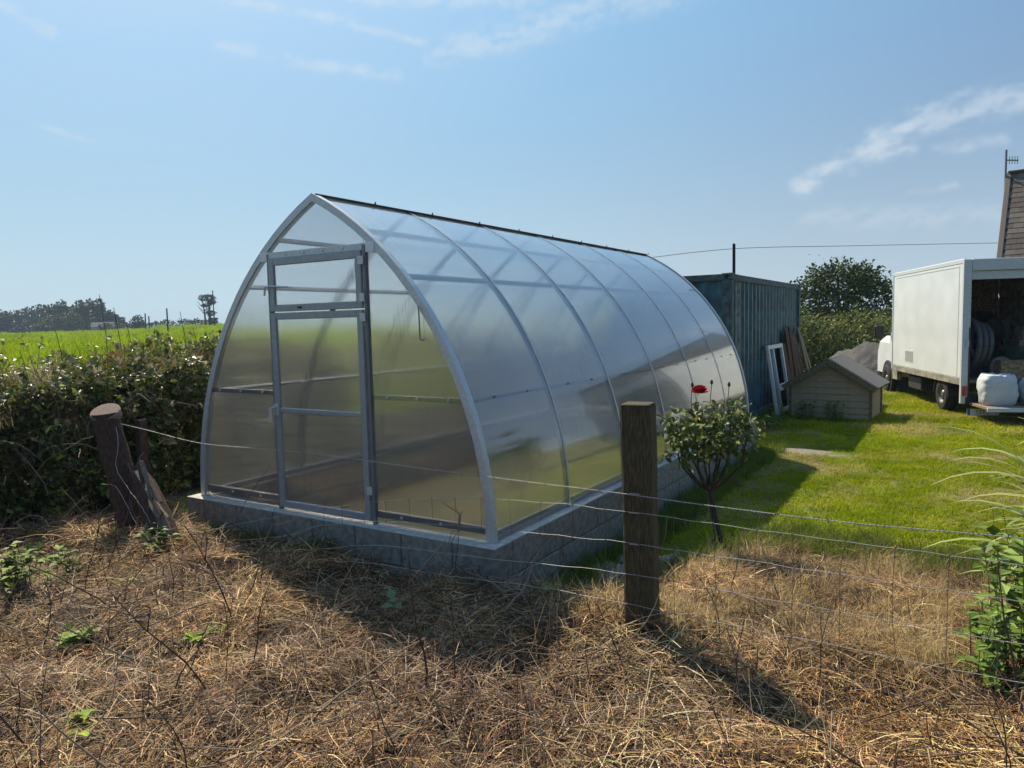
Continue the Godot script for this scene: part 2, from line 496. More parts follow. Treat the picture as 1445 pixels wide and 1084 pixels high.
func side_panel(sgn: float) -> ArrayMesh:                              # one bay of twin-wall sheet, bent over the arc
	var mb := MB.new()
	var steps := 22
	var last := acos(AC / AR) - 0.004
	var th := 0.006
	var z0 := -0.004
	var z1 := -B + 0.004
	for f in 2:
		var s := mb.v.size()
		for i in steps + 1:
			var a := last * i / steps
			var nn := Vector3(cos(a) * sgn, sin(a), 0)
			var p := Vector3(-AC * sgn, 0, 0) + nn * (AR - th * f)
			mb.vert(p + Vector3(0, 0, z0), nn * (1 - 2 * f), Vector2(0, a * AR)); mb.vert(p + Vector3(0, 0, z1), nn * (1 - 2 * f), Vector2(B, a * AR))
		for i in steps:
			var b := s + i * 2
			var t := PackedInt32Array([b, b + 2, b + 1, b + 1, b + 2, b + 3])
			if (f == 1) != (sgn < 0): t = PackedInt32Array([b, b + 1, b + 2, b + 1, b + 3, b + 2])
			mb.ix.append_array(t)
	for i in steps:
		var c := []
		for a in [last * i / steps, last * (i + 1) / steps]:
			for f in 2:
				c.append(Vector3(-AC * sgn, 0, 0) + Vector3(cos(a) * sgn, sin(a), 0) * (AR - th * f))
		var mid: Vector3 = (c[0] + c[3]) * 0.5 + Vector3(0, 0, -B / 2)
		for z in [z0, z1]:
			var d := Vector3(0, 0, z)
			mb.oq(c[0] + d, c[1] + d, c[3] + d, c[2] + d, mid)
	for a in [0.0, last]:
		var nn := Vector3(cos(a) * sgn, sin(a), 0)
		var p := Vector3(-AC * sgn, 0, 0) + nn * AR
		var q := p - nn * th
		mb.oq(p + Vector3(0, 0, z0), p + Vector3(0, 0, z1), q + Vector3(0, 0, z1), q + Vector3(0, 0, z0), Vector3(0.3 * sgn, 1.0, -B / 2))
	return mb.mesh()
func end_panel(xa: float, xb: float, ya: float, z: float) -> ArrayMesh: # flat sheet under the arch between xa and xb, from ya up
	var mb := MB.new()
	var cols := int(ceil((xb - xa) / 0.07))
	var th := 0.003
	for i in cols:
		var a := lerpf(xa, xb, float(i) / cols)
		var b := lerpf(xa, xb, float(i + 1) / cols)
		var ta := maxf(ya + 0.001, arch_y(a) - 0.012)
		var tb := maxf(ya + 0.001, arch_y(b) - 0.012)
		mb.quad(Vector3(a, ya, z + th), Vector3(b, ya, z + th), Vector3(b, tb, z + th), Vector3(a, ta, z + th))
		mb.quad(Vector3(b, ya, z - th), Vector3(a, ya, z - th), Vector3(a, ta, z - th), Vector3(b, tb, z - th))
		var mid := Vector3((a + b) / 2, (ya + ta) / 2, z)
		mb.oq(Vector3(a, ta, z + th), Vector3(b, tb, z + th), Vector3(b, tb, z - th), Vector3(a, ta, z - th), mid)
		mb.oq(Vector3(a, ya, z + th), Vector3(b, ya, z + th), Vector3(b, ya, z - th), Vector3(a, ya, z - th), mid)
		if i == 0: mb.oq(Vector3(a, ya, z + th), Vector3(a, ta, z + th), Vector3(a, ta, z - th), Vector3(a, ya, z - th), mid)
		if i == cols - 1: mb.oq(Vector3(b, ya, z + th), Vector3(b, tb, z + th), Vector3(b, tb, z - th), Vector3(b, ya, z - th), mid)
	for i in mb.v.size(): mb.uv[i] = Vector2(mb.v[i].x, mb.v[i].y)
	return mb.mesh()
func make_greenhouse() -> void:
	var g := thing("greenhouse", "arched polycarbonate greenhouse with metal frame on a concrete block wall", "greenhouse", Vector3(0, WALL + 0.001, 0))
	var L := B * BAYS
	var rib := arch_mesh(-0.008, -0.04, 0.03)
	var strap := arch_mesh(0.003, 0.001, 0.024)
	var rim := arch_mesh(0.012, -0.042, 0.055)
	for i in BAYS + 1:
		var z := -B * i
		if i == 0: z -= 0.03
		if i == BAYS: z += 0.03
		if i == 0 or i == BAYS: part("arch", rim, M.steel, g, Transform3D(Basis(), Vector3(0, 0, z)))
		else:
			part("arch", rib, M.steel_dark, g, Transform3D(Basis(), Vector3(0, 0, z)))
			part("cover_strap", strap, M.steel, g, Transform3D(Basis(), Vector3(0, 0, z)))
	var pr := side_panel(1.0)
	var pl := side_panel(-1.0)
	for i in BAYS:
		part("roof_panel", pr, M.polycarbonate, g, Transform3D(Basis(), Vector3(0, 0, -B * i)))
		part("roof_panel", pl, M.polycarbonate, g, Transform3D(Basis(), Vector3(0, 0, -B * i)))
	for s in [-1.0, 1.0]:
		for y in [0.93, 1.79, 2.14]:
			var ang := asin(y / AR)
			var nn := Vector3(cos(ang) * s, sin(ang), 0)
			var p := Vector3(-AC * s, 0, 0) + nn * (AR - 0.028)
			for i in BAYS:
				var mb := MB.new()
				mb.bar(p + Vector3(0, 0, -B * i - 0.035), p + Vector3(0, 0, -B * (i + 1) + 0.035), 0.02, 0.04, 0.002, nn.cross(Vector3.FORWARD).cross(Vector3.FORWARD))
				obj("purlin", mb, M.steel_dark, g)
				if y < 1.0:
					for f in [0.3, 0.7]:
						var b := MB.new()
						var q: Vector3 = p + nn * 0.029 + Vector3(0, 0, -B * (i + f))
						b.tube([q, q + nn * 0.008], [0.011, 0.008], 8)
						obj("bolt", b, M.steel_dark, g)
		one("base_rail", Vector3(s * 1.48, 0.03, -L / 2), Vector3(0.03, 0.05, L - 0.14), M.steel_dark, g)
	var rc := MB.new()
	rc.bar(Vector3(0, 2.415, -0.02), Vector3(0, 2.415, -L + 0.02), 0.05, 0.012, 0.003)
	obj("ridge_cap", rc, M.ridge, g)
	for i in 9:
		var b := MB.new()
		var z := -0.75 * (i + 0.9)
		b.tube([Vector3(0.012, 2.42, z), Vector3(0.012, 2.44, z)], [0.008, 0.006], 6)
		obj("bolt", b, M.ridge, g)
	end_wall(g, -0.012, 1.0)
	end_wall(g, -L + 0.012, -1.0)
	var hook := MB.new()
	hook.tube([Vector3(0.985, 1.56, 0.012), Vector3(0.99, 1.40, 0.014), Vector3(0.99, 1.345, 0.014), Vector3(1.0, 1.335, 0.014), Vector3(1.03, 1.335, 0.014)], [0.005], 6)
	obj("hook", hook, M.steel_dark, g)
func end_wall(g: Node3D, z: float, f: float) -> void:                  # f: 1 for the front, -1 for the back
	var dw := 0.49
	part("end_panel", end_panel(-1.515, -dw, 0.0, z), M.polycarbonate, g)
	part("end_panel", end_panel(dw, 1.515, 0.0, z), M.polycarbonate, g)
	part("end_panel", end_panel(-dw, dw, 2.0, z), M.polycarbonate, g)
	var zi := z - f * 0.02
	for s in [-1.0, 1.0]:
		one("jamb", Vector3(s * (dw + 0.013), 1.0, z + f * 0.002), Vector3(0.026, 2.02, 0.04), M.steel_dark, g)
		var xo := 1.325
		var mb := MB.new()
		mb.at(Vector3(s * (dw + 0.026 + xo) / 2, 0.928, zi), Vector3(xo - dw - 0.026, 0.034, 0.028), 0.002)
		obj("cross_rail", mb, M.steel_dark, g)
		one("base_rail", Vector3(s * (dw + 1.47) / 2, 0.075, zi), Vector3(1.47 - dw - 0.03, 0.05, 0.028), M.steel_dark, g)
		for k in 3:
			var b := MB.new()
			var q := Vector3(s * (0.66 + 0.27 * k), 0.928, z + f * 0.004)
			b.tube([q, q + Vector3(0, 0, f * 0.008)], [0.012, 0.009], 8)
			obj("bolt", b, M.steel, g)
			if k < 2:
				b = MB.new()
				q = Vector3(s * (0.75 + 0.35 * k), 0.075, z + f * 0.004)
				b.tube([q, q + Vector3(0, 0, f * 0.008)], [0.012, 0.009], 8)
				obj("bolt", b, M.steel, g)
	one("lintel", Vector3(0, 1.995, z + f * 0.008), Vector3(0.98, 0.05, 0.03), M.steel, g)
	for k in 4:
		var b := MB.new()
		var q := Vector3(-0.30 + 0.2 * k, 1.998, z + f * 0.023)
		b.tube([q, q + Vector3(0, 0, f * 0.008)], [0.013, 0.009], 8)
		obj("bolt", b, M.white_tape, g)
	for s in [-1.0, 1.0]:
		one("lintel_tab", Vector3(s * 0.545, 1.99, z + f * 0.010), Vector3(0.10, 0.07, 0.012), M.white_tape, g, 0.002)
	# the door leaf, hung on the right, and the vent sash above it
	var zd := z + f * 0.022
	var dm: Material = M.door_metal
	var door := Node3D.new()
	door.name = "door"; g.add_child(door, true)
	one("stile", Vector3(-0.455, 0.79, zd), Vector3(0.055, 1.53, 0.03), dm, door)
	one("stile", Vector3(0.455, 0.79, zd), Vector3(0.055, 1.53, 0.03), dm, door)
	one("rail", Vector3(0, 0.05, zd), Vector3(0.855, 0.055, 0.028), dm, door)
	one("rail", Vector3(0, 0.797, zd), Vector3(0.855, 0.036, 0.028), dm, door)
	one("rail", Vector3(0, 1.528, zd), Vector3(0.855, 0.052, 0.028), dm, door)
	one("pane", Vector3(0, 0.427, zd - f * 0.004), Vector3(0.875, 0.71, 0.006), M.polycarbonate, door, 0.0)
	one("pane", Vector3(0, 1.16, zd - f * 0.004), Vector3(0.875, 0.70, 0.006), M.polycarbonate, door, 0.0)
	var hd := MB.new()
	hd.at(Vector3(-0.455, 0.80, zd + f * 0.022), Vector3(0.045, 0.09, 0.014), 0.004)
	hd.tube([Vector3(-0.455, 0.82, zd + f * 0.02), Vector3(-0.455, 0.82, zd + f * 0.06), Vector3(-0.475, 0.81, zd + f * 0.065), Vector3(-0.478, 0.70, zd + f * 0.065)], [0.011, 0.011, 0.012, 0.009], 8)
	obj("handle", hd, M.steel, door)
	for y in [0.25, 1.50]:
		one("hinge", Vector3(0.487, y, zd + f * 0.016), Vector3(0.05, 0.06, 0.01), M.steel, door, 0.002)
	var sash := Node3D.new()
	sash.name = "vent_sash"; g.add_child(sash, true)
	one("stile", Vector3(-0.455, 1.767, zd), Vector3(0.055, 0.405, 0.03), dm, sash)
	one("stile", Vector3(0.455, 1.767, zd), Vector3(0.055, 0.405, 0.03), dm, sash)
	one("rail", Vector3(0, 1.59, zd), Vector3(0.855, 0.052, 0.028), dm, sash)
	one("rail", Vector3(0, 1.943, zd), Vector3(0.855, 0.052, 0.028), dm, sash)
	one("pane", Vector3(0, 1.767, zd - f * 0.004), Vector3(0.875, 0.302, 0.006), M.polycarbonate, sash, 0.0)
	one("latch_bolt", Vector3(-0.15, 1.59, zd + f * 0.018), Vector3(0.04, 0.014, 0.012), M.ridge, sash, 0.002)
	var st := MB.new()
	st.tube([Vector3(-0.515, 1.69, zd + f * 0.035), Vector3(-0.505, 1.755, zd + f * 0.035), Vector3(-0.46, 1.76, zd + f * 0.03), Vector3(-0.26, 1.745, zd + f * 0.02)], [0.008, 0.008, 0.009, 0.007], 6)
	obj("stay", st, M.steel, sash)
	for y in [1.64, 1.90]:
		one("hinge", Vector3(0.487, y, zd + f * 0.016), Vector3(0.05, 0.06, 0.01), M.steel, sash, 0.002)

func make_block_wall() -> void:
	var w := thing("block_wall", "low grey concrete block wall carrying the greenhouse", "wall")
	var xo := 1.60
	var zf := 0.09
	var zb := -6.72
	var t := 0.14
	var long := MB.new()
	long.at(Vector3.ZERO, Vector3(0.432, 0.229, t), 0.007)
	var half := MB.new()
	half.at(Vector3.ZERO, Vector3(0.212, 0.229, t), 0.007)
	var ml := long.mesh()
	var mh := half.mesh()
	for course in 2:
		var y := 0.118 + 0.24 * course
		var run := func(a: Vector3, dir: Vector3, length: float) -> void:
			var p := 0.0
			var k := 0
			while p < length - 0.05:
				var h := (course == 1 and k == 0) or length - p < 0.4
				var bl := 0.22 if h else 0.44
				var o := part("block", mh if h else ml, M["block%d" % rng.randi_range(0, 3)], w, Transform3D(Basis(dir, Vector3.UP, dir.cross(Vector3.UP)), a + dir * (p + bl / 2) + Vector3(0, y, 0) + dir.cross(Vector3.UP) * rng.randf_range(-0.002, 0.002)))
				p += bl; k += 1
		run.call(Vector3(-xo, 0, zf - t / 2), Vector3.RIGHT, 3.2 - 0.12)
		run.call(Vector3(-xo, 0, zb + t / 2), Vector3.RIGHT, 3.2 - 0.12)
		run.call(Vector3(xo - t / 2, 0, zf), Vector3.FORWARD, zf - zb - 0.15)
		run.call(Vector3(-xo + t / 2, 0, zf - t), Vector3.FORWARD, zf - zb - 0.29)
	for z in [zf - 0.075, zb + 0.075]: one("sunlit_sill_strip", Vector3(0, 0.4765, z), Vector3(3.2, 0.007, 0.148), M.sill_painted_sun, w, 0.002)  # thin added strips, sunlight on the wall top put into their colour
	for s in [-1, 1]: one("sunlit_sill_strip", Vector3(s * (xo - 0.075), 0.4765, (zf + zb) / 2), Vector3(0.148, 0.007, zf - zb - 0.302), M.sill_painted_sun, w, 0.002)
	for s in [[Vector3(-0.08, 0.237, zf - t / 2), Vector3(2.98, 0.47, t - 0.022)], [Vector3(-0.08, 0.237, zb + t / 2), Vector3(2.98, 0.47, t - 0.022)]]:
		one("mortar", s[0], s[1], M.mortar, w, 0.0)
	for s in [-1, 1]:
		one("mortar", Vector3(s * (xo - t / 2), 0.236, (zf + zb) / 2), Vector3(t - 0.022, 0.468, zf - zb - 0.03), M.mortar, w, 0.0)

# ---------------------------------------------------------------- fence
func make_fence() -> void:
	var zf := 0.447
	var gy := gh(2.70, 0.33)
	var p := thing("fence_post", "thick square weathered fence post carrying the wires beside the greenhouse corner", "post", Vector3(2.685, gy, 0.345), 0.16)
	var mb := MB.new()
	var h := 1.478 - gy
	var st := []
	for i in 9:
		var y := -0.25 + (h + 0.25) * i / 8.0
		var tx := 0.02 * (1.0 - float(i) / 8.0)
		st.append([Vector3(tx + rng.randf_range(-0.002, 0.002), y, 0), 0.079 + rng.randf_range(-0.002, 0.002)])
	for i in 8:
		for k in 4:
			var a := Vector3(cos(PI / 4 + k * PI / 2), 0, sin(PI / 4 + k * PI / 2)) * 1.414
			var b := Vector3(cos(PI / 4 + (k + 1) * PI / 2), 0, sin(PI / 4 + (k + 1) * PI / 2)) * 1.414
			for e in 2:                                   # each side in two strips with the corner taken off
				var q0 := a.lerp(b, 0.07 if e == 0 else 0.93)
				var q1 := a.lerp(b, 0.93) if e == 0 else b.lerp(Vector3(cos(PI / 4 + (k + 2) * PI / 2), 0, sin(PI / 4 + (k + 2) * PI / 2)) * 1.414, 0.07)
				mb.oq(st[i][0] + q0 * st[i][1], st[i][0] + q1 * st[i][1], st[i + 1][0] + q1 * st[i + 1][1], st[i + 1][0] + q0 * st[i + 1][1], st[i][0])
	var topv: Vector3 = st[8][0]
	mb.at(topv + Vector3(0, 0.003, 0), Vector3(0.146, 0.014, 0.146), 0.006)
	obj("shaft", mb, M.post_wood, p)
	for y in [1.025, 0.925, 0.76]:
		var s := MB.new()
		s.tube([Vector3(-0.03, y - gy, 0.078), Vector3(-0.03, y - gy + 0.006, 0.088), Vector3(0.02, y - gy + 0.006, 0.088), Vector3(0.02, y - gy, 0.078)], [0.003], 5)
		obj("staple", s, M.wire, p)
	# barbed wire along the top
	var bw := thing("barbed_wire", "single strand of barbed wire strung along the top of the fence", "wire")
	var pts := [Vector3(-1.78, 1.165, 0.53), Vector3(-1.5, 1.12, 0.47), Vector3(-0.86, 1.055, zf), Vector3(-0.2, 1.06, zf), Vector3(0.41, 1.066, zf), Vector3(1.33, 1.048, zf), Vector3(2.08, 1.036, zf), Vector3(2.65, 1.029, zf), Vector3(3.1, 1.018, zf), Vector3(3.7, 1.013, zf), Vector3(4.35, 1.03, zf), Vector3(5.6, 1.04, zf)]
	for s in 2:
		var w := MB.new()
		w.tube(twist(pts, 0.0018, s * PI, 0.03), [0.0014], 5)
		obj("strand", w, M.wire, bw)
	var line := smooth(pts, 0.11)
	for i in line.size():
		var b := MB.new()
		var q: Vector3 = line[i]
		for k in 2:
			var d := Vector3(rng.randf_range(-0.6, 0.6), rng.randf_range(-1, 1), rng.randf_range(-1, 1)).normalized() * 0.013
			b.tube([q - d + Vector3(0.004 * k, 0, 0), q + d + Vector3(0.004 * k, 0, 0)], [0.0016], 4)
		obj("barb", b, M.wire_rust, bw)
	# sheep netting below it, slack towards the brace
	var nt := thing("wire_netting", "slack wire sheep netting hanging below the barbed wire", "netting")
	var rows := [
		[[-1.35, 0.33], [-0.95, 0.34], [-0.53, 0.45], [0.39, 0.68], [1.09, 0.82], [1.74, 0.9], [2.21, 0.93], [2.65, 0.935], [3.08, 0.93], [3.7, 0.92], [4.23, 0.92], [5.6, 0.92]],
		[[-1.25, 0.30], [-0.6, 0.33], [0.01, 0.44], [0.45, 0.58], [1.08, 0.68], [1.79, 0.73], [2.65, 0.77], [3.08, 0.77], [4.2, 0.77], [5.6, 0.76]],
		[[-0.9, 0.28], [-0.2, 0.31], [0.37, 0.40], [0.96, 0.51], [1.83, 0.555], [2.65, 0.605], [3.6, 0.60], [5.6, 0.6]],
		[[0.2, 0.31], [0.95, 0.385], [1.52, 0.40], [2.11, 0.44], [2.65, 0.445], [3.7, 0.44], [5.6, 0.45]],
		[[2.2, 0.27], [2.65, 0.29], [3.3, 0.285], [4.2, 0.28], [5.6, 0.29]]]
	var lines := []
	for r in rows:
		var q := []
		for a in r: q.append(Vector3(a[0], a[1], zf - 0.012))
		var sm := smooth(q, 0.1)
		for i in sm.size(): sm[i] += Vector3(0, rng.randf_range(-0.004, 0.004), rng.randf_range(-0.004, 0.004))
		lines.append(sm)
		var w := MB.new()
		w.tube(sm, [0.0016], 5)
		obj("line_wire", w, M.wire, nt)
	var x := 0.62
	while x < 5.5:
		var w := MB.new()
		var pp := []
		for k in (2 if x < 2.5 else 5):
			var y := height_on(lines[k], x)
			if y > 0: pp.append(Vector3(x + rng.randf_range(-0.012, 0.012), y + (0.004 if k == 0 else 0.0), zf - 0.009))
		if pp.size() > 1:
			w.tube(pp, [0.0013], 5)
			obj("stay_wire", w, M.wire_rust, nt)
			for q in pp:
				var kn := MB.new()
				kn.at(q, Vector3(0.008, 0.007, 0.007), 0.002)
				obj("knot", kn, M.wire_rust, nt)
		x += 0.185 + rng.randf_range(-0.02, 0.02)
	# round stump post with its brace
	var sb := Vector3(-1.86, gh(-1.86, 0.45), 0.45)
	var s := thing("log_post", "thick round reddish log post leaning beside the hedge, sawn flat on top", "post", sb)
	var lg := MB.new()
	var lp := []
	var lr := []
	for i in 15:
		var t := i / 14.0
		lp.append(Vector3(0.14 - 0.20 * t + rng.randf_range(-0.008, 0.008), -0.15 + 1.225 * t, 0.02 + 0.1 * t))
		lr.append(0.108 - 0.006 * t + rng.randf_range(-0.009, 0.009) * (1.0 if i < 13 else 0.2))
	lg.tube(lp, lr, 16)
	obj("trunk", lg, M.old_wood, s)
	var cap := MB.new()
	var top: Vector3 = lp[14]
	var ax := Vector3(0.30, 0.86, 0.42).normalized()
	cap.lathe(Transform3D(Basis(ax.cross(Vector3.FORWARD).normalized(), ax, ax.cross(Vector3.FORWARD).normalized().cross(ax)), top + Vector3(0, 0.01, 0)), [Vector2(0.112, -0.06), Vector2(0.116, 0.0), Vector2(0.108, 0.006), Vector2(0.05, 0.007), Vector2(0.0, 0.006)], 20)
	obj("sawn_end", cap, M.cut_wood, s)
	var br := thing("brace_plank", "split grey plank leaning as a brace against the log post", "plank", Vector3(-1.33, gh(-1.33, 0.55), 0.56))
	var core := MB.new()
	core.tube([Vector3(-0.30, 0.56, -0.06), Vector3(-0.16, 0.42, -0.04), Vector3(0.04, 0.20, 0.0), Vector3(0.30, -0.10, 0.05)], [0.04, 0.09, 0.11, 0.12], 9)
	obj("heartwood", core, M.old_wood, br)
	for k in 13:
		var pl := MB.new()
		var f := rng.randf_range(-0.075, 0.075)
		var a := Vector3(-0.31 + rng.randf_range(0, 0.22), 0.60 - rng.randf_range(0.0, 0.22), 0.0)
		var b := Vector3(0.05 + rng.randf_range(0.0, 0.26), 0.26 - rng.randf_range(0.0, 0.32), 0.07)
		pl.bar(a + Vector3(f, f * 0.9 + 0.035, 0.01), b + Vector3(f, f * 0.9 + 0.05, 0.02), rng.randf_range(0.008, 0.03), rng.randf_range(0.006, 0.014), 0.002, Vector3(rng.randf_range(-0.3, 0.7), 1, 0.6))
		obj("splinter", pl, M.grey_wood if k % 3 else M.old_wood, br)
	var ow := thing("old_wire", "loose rusty ends of wire tangled over the brace", "wire")
	for q in [[Vector3(-1.79, 1.14, 0.56), Vector3(-1.70, 1.04, 0.60), Vector3(-1.68, 0.95, 0.62), Vector3(-1.72, 0.86, 0.62), Vector3(-1.66, 0.78, 0.64)], [Vector3(-1.95, 0.66, 0.62), Vector3(-1.72, 0.67, 0.64), Vector3(-1.55, 0.56, 0.66), Vector3(-1.40, 0.44, 0.68), Vector3(-1.30, 0.34, 0.68), Vector3(-1.12, 0.25, 0.66)], [Vector3(-1.66, 0.78, 0.64), Vector3(-1.42, 0.62, 0.66), Vector3(-1.27, 0.50, 0.66), Vector3(-1.20, 0.42, 0.66), Vector3(-1.02, 0.28, 0.6)]]:
		var w := MB.new()
		var sm := smooth(q, 0.04)
		for i in range(1, sm.size() - 1): sm[i] += Vector3(rng.randf_range(-0.006, 0.006), rng.randf_range(-0.006, 0.006), 0)
		w.tube(sm, [0.0024], 5)
		obj("strand", w, M.wire, ow)
	var sp := thing("stake", "thin dark wooden stake standing in the bramble hedge", "stake", Vector3(-2.56, gh(-2.56, -0.10), -0.10))
	var sk := MB.new()
	sk.bar(Vector3(0, -0.15, 0), Vector3(-0.05, 0.80, -0.04), 0.085, 0.08, 0.012)
	obj("shaft", sk, M.old_wood, sp)
	one("sawn_end", Vector3(-0.05, 0.801, -0.04), Vector3(0.08, 0.012, 0.076), M.cut_wood, sp)
func smooth(pts: Array, step: float) -> Array:
	var cv := Curve3D.new()
	for i in pts.size():
		var t: Vector3 = (pts[mini(i + 1, pts.size() - 1)] - pts[maxi(i - 1, 0)]) / 6.0
		cv.add_point(pts[i], -t, t)
	var out := []
	var L := cv.get_baked_length()
	var n := maxi(2, int(L / step))
	for i in n + 1: out.append(cv.sample_baked(L * i / n, true))
	return out
func twist(pts: Array, r: float, phase: float, pitch: float) -> Array:
	var out := []
	var d := 0.0
	var line := smooth(pts, pitch / 4)
	for i in line.size():
		var a := phase + TAU * i / 4.0 * 0.9
		out.append(line[i] + Vector3(0, cos(a), sin(a)) * r)
	return out
func height_on(line: Array, x: float) -> float:
	for i in line.size() - 1:
		if line[i].x <= x and line[i + 1].x > x:
			return lerpf(line[i].y, line[i + 1].y, (x - line[i].x) / (line[i + 1].x - line[i].x))
	return -1.0

# ---------------------------------------------------------------- things on the lawn
func make_rose() -> void:
	var o := Vector3(2.48, 0, -1.83)
	o.y = gh(o.x, o.z)
	var r := thing("rose_bush", "standard rose bush with one open dark red bloom on the lawn edge", "rose bush", o)
	var fork := Vector3(-0.07, 0.52, 0.02)
	var tr := MB.new()
	tr.tube([Vector3(0.03, -0.05, 0), Vector3(0.01, 0.15, 0), Vector3(-0.035, 0.34, 0.01), fork], [0.021, 0.019, 0.021, 0.027], 8)
	obj("trunk", tr, M.bark, r)
	var stake := MB.new()
	stake.tube([Vector3(0.0, -0.05, 0.03), Vector3(-0.06, 0.42, 0.04)], [0.008], 5)
	obj("stake", stake, M.bark, r)
	var cen := Vector3(-0.07, 1.02, 0)
	var ends := []
	for i in 11:
		var a := TAU * i / 11.0 + rng.randf_range(-0.2, 0.2)
		var rad := rng.randf_range(0.12, 0.33)
		var e := fork + Vector3(cos(a) * rad, rng.randf_range(0.42, 0.74), sin(a) * rad)
		var m := fork + Vector3(cos(a) * rad * 0.8, 0.24, sin(a) * rad * 0.8)
		var b := MB.new()
		b.tube([fork, fork.lerp(m, 0.5) + Vector3(0, -0.03, 0), m, e], [0.013, 0.010, 0.008, 0.004], 6)
		obj("branch", b, M.bark, r)
		ends.append([m, e])
	var leaves := MB.new()
	for i in 1050:
		var br: Array = ends[rng.randi_range(0, 10)]
		var t := pow(rng.randf(), 0.6)
		var p: Vector3 = br[0].lerp(br[1], t) + rv() * rng.randf_range(0.05, 0.15) + Vector3(0, 0.04, 0)
		if p.y < 0.62 and rng.randf() < 0.7: continue
		leaves.col = [Color(0.07, 0.10, 0.024), Color(0.10, 0.13, 0.03), Color(0.13, 0.16, 0.04)][rng.randi_range(0, 2)]
		if rng.randf() < 0.06: leaves.col = Color(0.30, 0.34, 0.04)
		leaves.leaf(p, (rv() + Vector3(0, -0.2, 0)).normalized(), (rv() * 0.7 + Vector3.UP).normalized(), rng.randf_range(0.045, 0.08), rng.randf_range(0.016, 0.027))
	obj("foliage", leaves, M.tree_leaf, r)
	for q in [[Vector3(-0.20, 1.36, 0.05), 0.0], [Vector3(-0.06, 1.38, 0.0), 0.0], [Vector3(0.09, 1.37, 0.05), 0.0], [Vector3(-0.14, 1.24, 0.08), 1.0]]:
		var st := MB.new()
		st.tube([q[0] - Vector3(0.0, 0.3, 0.03), q[0] - Vector3(0.01, 0.12, 0), q[0]], [0.004, 0.003, 0.003], 5)
		obj("flower_stem", st, M.cane, r)
		if q[1] > 0: continue
		var bd := MB.new()
		bd.col = Color(0.10, 0.05, 0.03)
		bd.lathe(Transform3D(Basis(), q[0]), [Vector2(0.002, -0.01), Vector2(0.013, 0.004), Vector2(0.011, 0.018), Vector2(0.003, 0.032)], 8)
		obj("bud", bd, M.petal, r)
	var bloom := Node3D.new()
	bloom.name = "bloom"; r.add_child(bloom, true)
	bloom.position = Vector3(-0.13, 1.31, 0.08)
	for ring in 5:
		var n := 5 + ring * 2
		for k in n:
			var a := TAU * (k + 0.5 * ring) / n
			var out := Vector3(cos(a), 0, sin(a))
			var tilt := lerpf(1.4, 0.12, ring / 4.0)
			var pt := MB.new()
			pt.col = Color(0.30, 0.008, 0.018).lerp(Color(0.42, 0.012, 0.03), rng.randf())
			var d := (out * cos(tilt) + Vector3.UP * sin(tilt)).normalized()
			var sd := Vector3(-out.z, 0, out.x)
			var up := sd.cross(d)
			var l := 0.062 + 0.003 * ring
			var rowp := []
			for i in 4:
				var t := i / 3.0
				var wd: float = [0.008, 0.024, 0.028, 0.014][i]
				rowp.append([d * l * t + up * (0.02 * t * t - 0.012 * t), wd])
			for i in 3:
				pt.quad(rowp[i][0] - sd * rowp[i][1], rowp[i][0] + sd * rowp[i][1], rowp[i + 1][0] + sd * rowp[i + 1][1] + up * 0.004, rowp[i + 1][0] - sd * rowp[i + 1][1] + up * 0.004)
			obj("petal", pt, M.petal, bloom)
func rv() -> Vector3:
	return Vector3(rng.randf_range(-1, 1), rng.randf_range(-1, 1), rng.randf_range(-1, 1))

func make_container() -> void:
	var c := thing("shipping_container", "weathered teal corrugated steel shipping container behind the greenhouse", "container", Vector3(0.80, 0, -8.38))
	var H := 2.67
	var Wd := 2.44
	var L := 5.95
	for x in [-0.08, -Wd + 0.08]:
		for z in [-0.08, -L + 0.08]:
			one("corner_post", Vector3(x, H / 2, z), Vector3(0.16, H - 0.24, 0.16), M.container_old, c, 0.01)
			for y in [0.06, H - 0.06]:
				one("corner_casting", Vector3(x, y, z), Vector3(0.178, 0.118, 0.178), M.container_old, c, 0.012)
				one("casting_hole", Vector3(x, y, z + 0.083), Vector3(0.06, 0.08, 0.016), M.dark, c, 0.004)
	for y in [0.09, H - 0.07]:
		for x in [-0.05, -Wd + 0.05]:
			one("side_rail", Vector3(x, y, -L / 2), Vector3(0.06, 0.11, L - 0.33), M.container_old, c, 0.006)
		for z in [-0.05, -L + 0.05]:
			one("end_rail", Vector3(-Wd / 2, y, z), Vector3(Wd - 0.33, 0.11, 0.06), M.container_old, c, 0.006)
	one("roof", Vector3(-Wd / 2, H - 0.05, -L / 2), Vector3(Wd - 0.12, 0.03, L - 0.12), M.container_old, c)
	corrugated(c, Vector3(-0.05, 0.14, -0.16), Vector3.FORWARD, L - 0.32, H - 0.26, Vector3.RIGHT)
	corrugated(c, Vector3(-0.16, 0.14, -0.05), Vector3.LEFT, Wd - 0.32, H - 0.26, Vector3.BACK)
	corrugated(c, Vector3(-Wd + 0.05, 0.14, -0.16), Vector3.FORWARD, L - 0.32, H - 0.26, Vector3.LEFT)
	corrugated(c, Vector3(-0.16, 0.14, -L + 0.05), Vector3.LEFT, Wd - 0.32, H - 0.26, Vector3.FORWARD)
	var pole := thing("vent_pole", "short dark pole rising above the teal container's corner", "pole", Vector3(0.72, H - 0.033, -8.82))
	var pm := MB.new()
	pm.tube([Vector3.ZERO, Vector3(0, 0.53, 0), Vector3(0, 0.545, 0)], [0.027, 0.026, 0.016], 10)
	obj("tube", pm, M.dark, pole)
	one("foot", Vector3(0, 0.012, 0), Vector3(0.12, 0.02, 0.12), M.container_old, pole)
